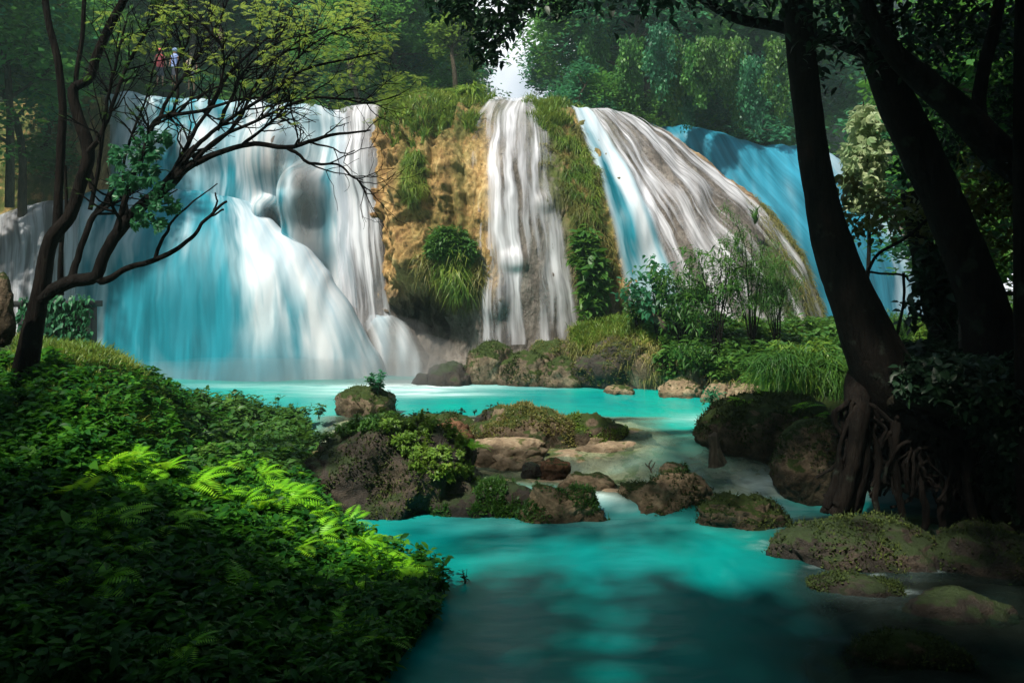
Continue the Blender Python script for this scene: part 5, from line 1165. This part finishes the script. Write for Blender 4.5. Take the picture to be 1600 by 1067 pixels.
crown_at(R5, r5b, tt, 1500, .2, 'leaf_mid', rad=.4)
# thick leafy growth on top of the mound
MP = (mound.P, mound.N, mound.px, mound.py)
Sx, _ = pick(mound.P, mound.px, mound.py, [(1420, 560), (1640, 540), (1640, 900), (1540, 760), (1500, 625), (1410, 610)], 1200, None, mound.N)
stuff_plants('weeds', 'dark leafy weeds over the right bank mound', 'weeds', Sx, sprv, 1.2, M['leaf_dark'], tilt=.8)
# hanging vine in front of the far fall
vn = thing('liana', 'thin dark looping liana right of the leaning trunk', 'liana', tuple(at(1405, 540, 15.2)))
vb = np.array(vn.location); vp = []
for l in [[(1452, 340, 2.5), (1410, 375, 2.5), (1370, 400, 2.5), (1350, 440, 2.2), (1345, 455, 1.8)], [(1358, 424, 1.8), (1385, 428, 1.8), (1410, 430, 1.8), (1422, 440, 1.6)], [(1412, 425, 2.5), (1412, 470, 2.2), (1405, 510, 2.5), (1395, 537, 2.5), (1380, 560, 2.5)]]:
    P, r = pxline(l, 15.2, 24, wob=2); vp.append(tube(P - vb, r, 6))
link('stem', mesh('stem', *merge(vp), M['bark_dark']), vn)

G = 'dark woods on the right slope'
for i, (px_, Yt, z, m, s) in enumerate([(1600, 25, .5, 0, .9), (1660, 22, 1, 1, .9), (1720, 20, 1.5, 3, .9), (1500, 31, .5, 1, 1.0), (1600, 27, 2, 0, 1.1)]):
    tree(TM[m], ['thick dark tree filling the woods right of the leaning trunks', 'blue green dark tree in the woods right of the leaning trunks', '', 'spreading dark tree in the woods right of the leaning trunks'][m], ((px_ - 800) / F * Yt, Yt, z), i * 1.3, s, G)
# pale tree catching light
PTm = thing('tree', 'slender pale leaved young tree lit between the two leaning trunks', 'tree', tuple(at(1352, 470, 22)))
pb = np.array(PTm.location)
P, r = pxline([(1352, 470, 3.5), (1358, 380, 3), (1355, 270, 2.5), (1350, 160, 1.2)], 22, 30, wob=2); link('trunk', mesh('trunk', *tube(P - pb, r, 7), M['bark_grey']), PTm)
C = []
for cy, w in [(168, 8), (182, 20), (195, 26), (212, 18), (228, 30), (240, 34), (262, 30), (282, 30), (300, 28), (255, 24), (275, 16), (318, 26)]:
    for k in range(int(w * 1.1)): C.append(at(1352 + cr_.uniform(-w, w), cy + cr_.normal(0, 4), 22 + cr_.normal(0, .25)))
C = np.array(C); n = len(C)
v = instance(PALM[0], PALM[1], C - pb, rotm(cr_.uniform(0, 6.28, n), cr_.uniform(-1.2, -.3, n), cr_.uniform(-.5, .5, n)), cr_.uniform(.18, .3, n))
link('crown', mesh('crown', *v, M['leaf_pale'], smooth=False), PTm)

# ------------------------------------------------------------------ shrubs on the shelf at the foot of the right fall
def shrub(px_, py_, Ys, h, w, n, size, mat, label, seed, tmpl=SLIM, stems=9, name='shrub', lean=0):
    Ys = snap(px_, py_) if py_ < 605 and px_ < 1300 else Ys
    r = np.random.default_rng(seed); o = thing(name, label, 'shrub', tuple(at(px_, py_, Ys)))
    s = Ys / F; tb, tips = [], []
    for i in range(stems):
        a = r.uniform(0, 6.28); q = r.uniform(.2, 1); top = np.array([math.cos(a) * w * s * .5 * q + lean * s, math.sin(a) * w * s * .3 * q, h * s * r.uniform(.6, 1)])
        P = spline(np.array([[0, 0, -.15], top * [.3, .3, .45], top * [.75, .75, .8], top]), 10); P += r.normal(0, .015, P.shape)
        tb.append(tube(P, np.linspace(.025, .008, 10), 5)); tips += [P[-1], P[-2], P[-3], P[-4], P[-5]]
        for k in range(4):
            j = r.integers(3, 10); d = r.normal(0, 1, 3); d[2] = abs(d[2]) * .6; d /= np.linalg.norm(d); L = h * s * .22
            Q = np.array([P[j], P[j] + d * L * .5, P[j] + d * L + [0, 0, -.05]]); tb.append(tube(Q, [.009, .006, .004], 4)); tips += [Q[1], Q[2], Q[2]]
    link('stem', mesh('stem', *merge(tb), M['bark_grey']), o)
    link('foliage', mesh('foliage', *clump_leaves(r, tips, int(n * .62), .26, size * .85, tmpl, .8, (-1.1, .6)), M[mat], smooth=False), o)
    return o
shrub(1030, 540, 24.6, 135, 50, 1100, .24, 'leaf_far_blue', 'slim shrub with rounded blue green leaves, tallest on the left of the shelf', 1, LEAF, 7, lean=-8)
shrub(995, 520, 25.2, 70, 30, 500, .2, 'leaf_mid', 'small thin shrub left of the leaning dead log', 2, LEAF, 6)
shrub(1065, 560, 24, 150, 90, 3200, .26, 'leaf_mid', 'dense narrow leaved shrub beside the slim blue green one', 3)
shrub(1120, 575, 23.4, 190, 80, 2600, .26, 'leaf_mid', 'tall narrow leaved shrub in the middle of the shelf', 4)
shrub(1175, 560, 24.2, 200, 110, 3000, .28, 'leaf_mid', 'tall open shrub with fine leaves under the dome edge', 5, BLD)
shrub(1215, 560, 24.2, 150, 110, 2600, .28, 'leaf_mid', 'airy bamboo like shrub right of the tall open one', 6, BLD)
shrub(1110, 600, 22.6, 70, 110, 1600, .2, 'leaf_mid', 'low dark green shrub hanging over the rocks', 7)
shrub(1250, 590, 23.4, 60, 100, 1500, .22, 'leaf_light', 'low bright shrub right of the middle of the shelf', 8)
shrub(1415, 548, 27, 60, 90, 1600, .32, 'leaf_mid', 'feathery shrub behind the leaning trunk', 9, BLD)
shrub(1440, 560, 24, 60, 120, 1500, .2, 'leaf_light', 'bright sunlit shrub low behind the leaning trunk', 10)
shrub(1530, 580, 22, 90, 140, 1500, .2, 'leaf_olive', 'dim shrub behind the right bank rail', 11)
shrub(1112, 628, 22, 20, 26, 260, .12, 'leaf_far_blue', 'tiny leafy plant on the right end of the tan boulder', 12, LEAF, 5)
def spiky(px_, py_, Ys, s, label, seed):
    r = np.random.default_rng(seed); n = 26
    M_ = rotm(r.uniform(0, 6.28, n), r.uniform(-.3, 1.1, n), r.uniform(-.2, .2, n))
    Ys *= 1.085; t = blade_t(5, .05, .8); v = instance(t[0], t[1], np.zeros((n, 3)), M_, s * r.uniform(.7, 1.1, n))
    tag(link('spiky_plant', mesh('spiky_plant', *v, M['leaf_mid'], smooth=False), None, tuple(at(px_, py_, Ys))), label, 'plant')
spiky(1180, 350, 29.3, .8, 'spiky rosette plant high on the right of the dome', 1)
spiky(1206, 432, 28.5, .7, 'spiky rosette plant on the dome above the shrubs', 2)
spiky(1150, 385, 28.6, .6, 'small spiky plant left of the high rosette', 3)
# leaning dead log
lg = thing('dead_log', 'broken grey log leaning left out of the shrubs on the shelf', 'log', tuple(at(1035, 510, 27)))
P, r = pxline([(1048, 520, 6), (1034, 506, 7), (1015, 488, 6), (1002, 470, 4)], 27, 20, wob=2); link('trunk', mesh('trunk', *tube(P - np.array(lg.location), r, 9, .25, 3), M['bark_log']), lg)
# stump standing in water
Ys = yof(719, .75); st = thing('stump', 'short broken tree stump standing in the stream', 'stump', tuple(at(1117, 719, Ys)))
P, r = pxline([(1119, 728, 13), (1117, 715, 11), (1116, 700, 9), (1115, 688, 9), (1114, 679, 8), (1113, 677, 1)], Ys, 24); link('trunk', mesh('trunk', *tube(P - np.array(st.location), r, 14, .3, 8), M['bark_log']), st)
P, r = pxline([(1120, 700, 5), (1125, 712, 5), (1133, 724, 4)], Ys - .1, 10); link('root', mesh('root', *tube(P - np.array(st.location), r, 8, .2, 2), M['bark_log']), st)
# twigs on the terrace
def twig(lines, Yt, label):
    o = thing('driftwood_twig', label, 'twig', tuple(at(lines[0][0][0], lines[0][0][1], Yt))); b_ = np.array(o.location)
    link('stem', mesh('stem', *merge([tube(*(lambda q: (q[0] - b_, q[1]))(pxline(l, Yt, 14, wob=2, seed=int(l[0][0]))), 5) for l in lines]), M['bark_log']), o)
twig([[(768, 706, 1.4), (790, 708, 1.4), (812, 718, 1.4), (828, 735, 1.2)], [(800, 712, 1), (815, 735, 1), (830, 745, 1)], [(842, 733, 1.3), (838, 742, 1.1), (828, 745, 1)]], 17.6, 'thin curved driftwood twig by the smallest dark rock')
twig([[(986, 704, 1.2), (996, 690, 1), (1002, 683, .8)], [(992, 697, 1), (984, 688, .8)], [(990, 700, 1), (1004, 697, .8)], [(989, 702, .8), (999, 712, .8)]], 19.0, 'bare dark twig on the shelf right of the islet')
twig([[(1018, 738, 1.2), (1014, 725, 1), (1018, 718, .8)], [(1016, 732, 1), (1008, 724, .8)], [(1016, 735, 1), (1024, 722, .8)]], 16.4, 'bare twig tuft at the left of the yellow mound')
# small plants at the pool edge
G = 'small plants along the upper pool edge'
er = np.random.default_rng(9)
for i in range(46):
    x = [er.uniform(340, 520), er.uniform(600, 730), er.uniform(740, 960)][i % 3]
    big = (1.9 if 400 < x < 440 else (1.2 if x < 500 else .6)) * er.uniform(.5, 1.3)
    yb = 654 if x < 540 else (655 if x < 740 else 648 + (x - 740) * .09)
    Yq = 20.2 if x < 540 else 20.3
    t = sprig(9, .3 * big, .1 * big ** .5, 100 + i, .45)
    tag(link('edge_plant', mesh('edge_plant', *t, M['leaf_dark' if i % 3 else 'leaf_mid'], smooth=False), None, tuple(at(x, yb, Yq))), 'small leafy plant standing ' + ['on the ledge left of the brown boulder', 'between the brown boulder and the islet', 'along the grassy islet'][i % 3], 'plant', G)
t = sprig(60, .45, .12, 400, .8); tag(link('edge_plant', mesh('edge_plant', *t, M['leaf_far_blue'], smooth=False), None, tuple(at(590, 612, 21.3))), 'dark bushy plant on top of the smooth brown boulder', 'plant')
t = sprig(10, .22, .05, 401, .3); tag(link('water_weed', mesh('water_weed', *t, M['leaf_dark'], smooth=False), None, tuple(at(727, 915, 11.55))), 'few thin stems in the water off the tip of the left bank', 'plant')

# rail and red cloth at the right
rl = thing('bench', 'dark wooden rail bench half hidden at the right edge', 'bench', tuple(at(1550, 560, 15.6))); b_ = np.array(rl.location)
def pbox(x0, x1, y0, y1, Y0, dpt): 
    a, b = at(x0, y0, Y0), at(x1, y1, Y0); v, f = box(a[0], b[0], Y0, Y0 + dpt, b[2], a[2]); return v - b_, f
wd = plain('dark wood', (.05, .035, .03))
for y in (455, 500): link('rail', mesh('rail', *pbox(1498, 1625, y, y + 7, 15.6, .08), wd, smooth=False), rl)
for x in (1502, 1560, 1612): link('post', mesh('post', *pbox(x, x + 9, 450, 590, 15.685, .1), wd, smooth=False), rl)
cl_me = mesh('red_cloth', *[q if i else q + b_ for i, q in enumerate(pbox(1545, 1615, 507, 517, 15.45, .1))], plain('red cloth', (.5, .03, .07)), smooth=False)
tag(link('red_cloth', cl_me), 'strip of red cloth hanging on the dark rail at the right edge', 'cloth')

# ------------------------------------------------------------------ unseen canopy added outside the frame to cast the foreground shade
G = 'unseen trees added around the viewpoint for shade'
CM = [make_tree(51, 15, 5.2, 6500, .5, 'leaf_far', clr=1.6, base=.55, rad=.35), make_tree(52, 15, 5.0, 2600, .5, 'leaf_mid', clr=1.3, base=.6, rad=.3)]
for i, (x, y, s, m) in enumerate([(6, 2.5, 1.1, 0), (10, 8, 1.05, 0), (12.5, 2, 1.2, 0), (3, -4, 1.1, 0), (-2.5, -2, 1.0, 1), (-9.5, -4.5, 1.0, 0), (-13, 2.6, 1.0, 0), (-17.5, 7, .9, 0), (-8, 0.5, .9, 0), (-4.5, 2.6, .75, 1), (9, -6, 1.2, 0), (17, 8, 1.1, 0), (-5, -9, 1.2, 0), (-22, 10, 1.1, 0), (0, -12, 1.3, 0), (-15, -7, 1.3, 0)]):
    z0 = 2.5 if abs(x) < 8 and y > -4 else .5
    tree(CM[m], 'unseen tall tree added to shade the foreground', (x, y, z0), i * 2.3, s, G)

# ------------------------------------------------------------------ morning haze over the gorge
hv, hf = box(-95, 95, -55, 130, -2.8, 62)
hz = NT('haze'); pv = hz.n('ShaderNodeVolumePrincipled'); pv.inputs['Color'].default_value = (.6, .92, .9, 1); pv.inputs['Density'].default_value = .0019; pv.inputs['Anisotropy'].default_value = .3
hz.L(pv.outputs[0], hz.out.inputs['Volume'])
tag(link('haze', mesh('haze', hv, hf, hz.m, smooth=False)), 'thin bright haze hanging in the gorge', 'haze', kind='stuff')

# labels: number the look-alikes of a group from left to right where they can be seen
ORD = ['first', 'second', 'third', 'fourth', 'fifth', 'sixth', 'seventh', 'eighth', 'ninth', 'tenth', 'eleventh', 'twelfth', 'thirteenth', 'fourteenth', 'fifteenth', 'sixteenth', 'seventeenth', 'eighteenth', 'nineteenth', 'twentieth']
by_label = {}
for o in SC.objects:
    if o.parent is None and o.get('group') and o.get('label'): by_label.setdefault(o['label'], []).append(o)
for lab, L_ in by_label.items():
    if 1 < len(L_) <= 20:
        L_.sort(key=lambda o: o.location.x / max(1, o.location.y))
        for k, o in enumerate(L_): o['label'] = lab + f', {ORD[k]} from the left'

# spray drifting at the foot of the left fall
mv, mf = ICO[4]
mt = NT('spray'); pv2 = mt.n('ShaderNodeVolumePrincipled'); pv2.inputs['Color'].default_value = (.9, .98, 1, 1); pv2.inputs['Density'].default_value = .13; pv2.inputs['Anisotropy'].default_value = .2
mt.L(pv2.outputs[0], mt.out.inputs['Volume'])
nn = 1 + .25 * fbm(mv[:, 0] * 2, mv[:, 1] * 2, mv[:, 2] * 2, 3, 5)
for nm, ctr, rad in (('spray', (-7.5, 28.7, .8), (7.2, 1.3, .9)), ('spray', (-3.8, 28.4, 1.1), (2.4, 1.2, 1.5)), ('spray', (-3.6, 28.2, .9), (1.7, 1.0, 1.1)), ('spray', (-6, 28.6, 1.2), (4, .9, 2.2))):
    me_ = mesh('spray', mv * nn[:, None] * np.array(rad), mf, mt.m); tag(link('spray', me_, None, ctr), 'white spray hanging over the pool under the left fall', 'spray', kind='stuff')
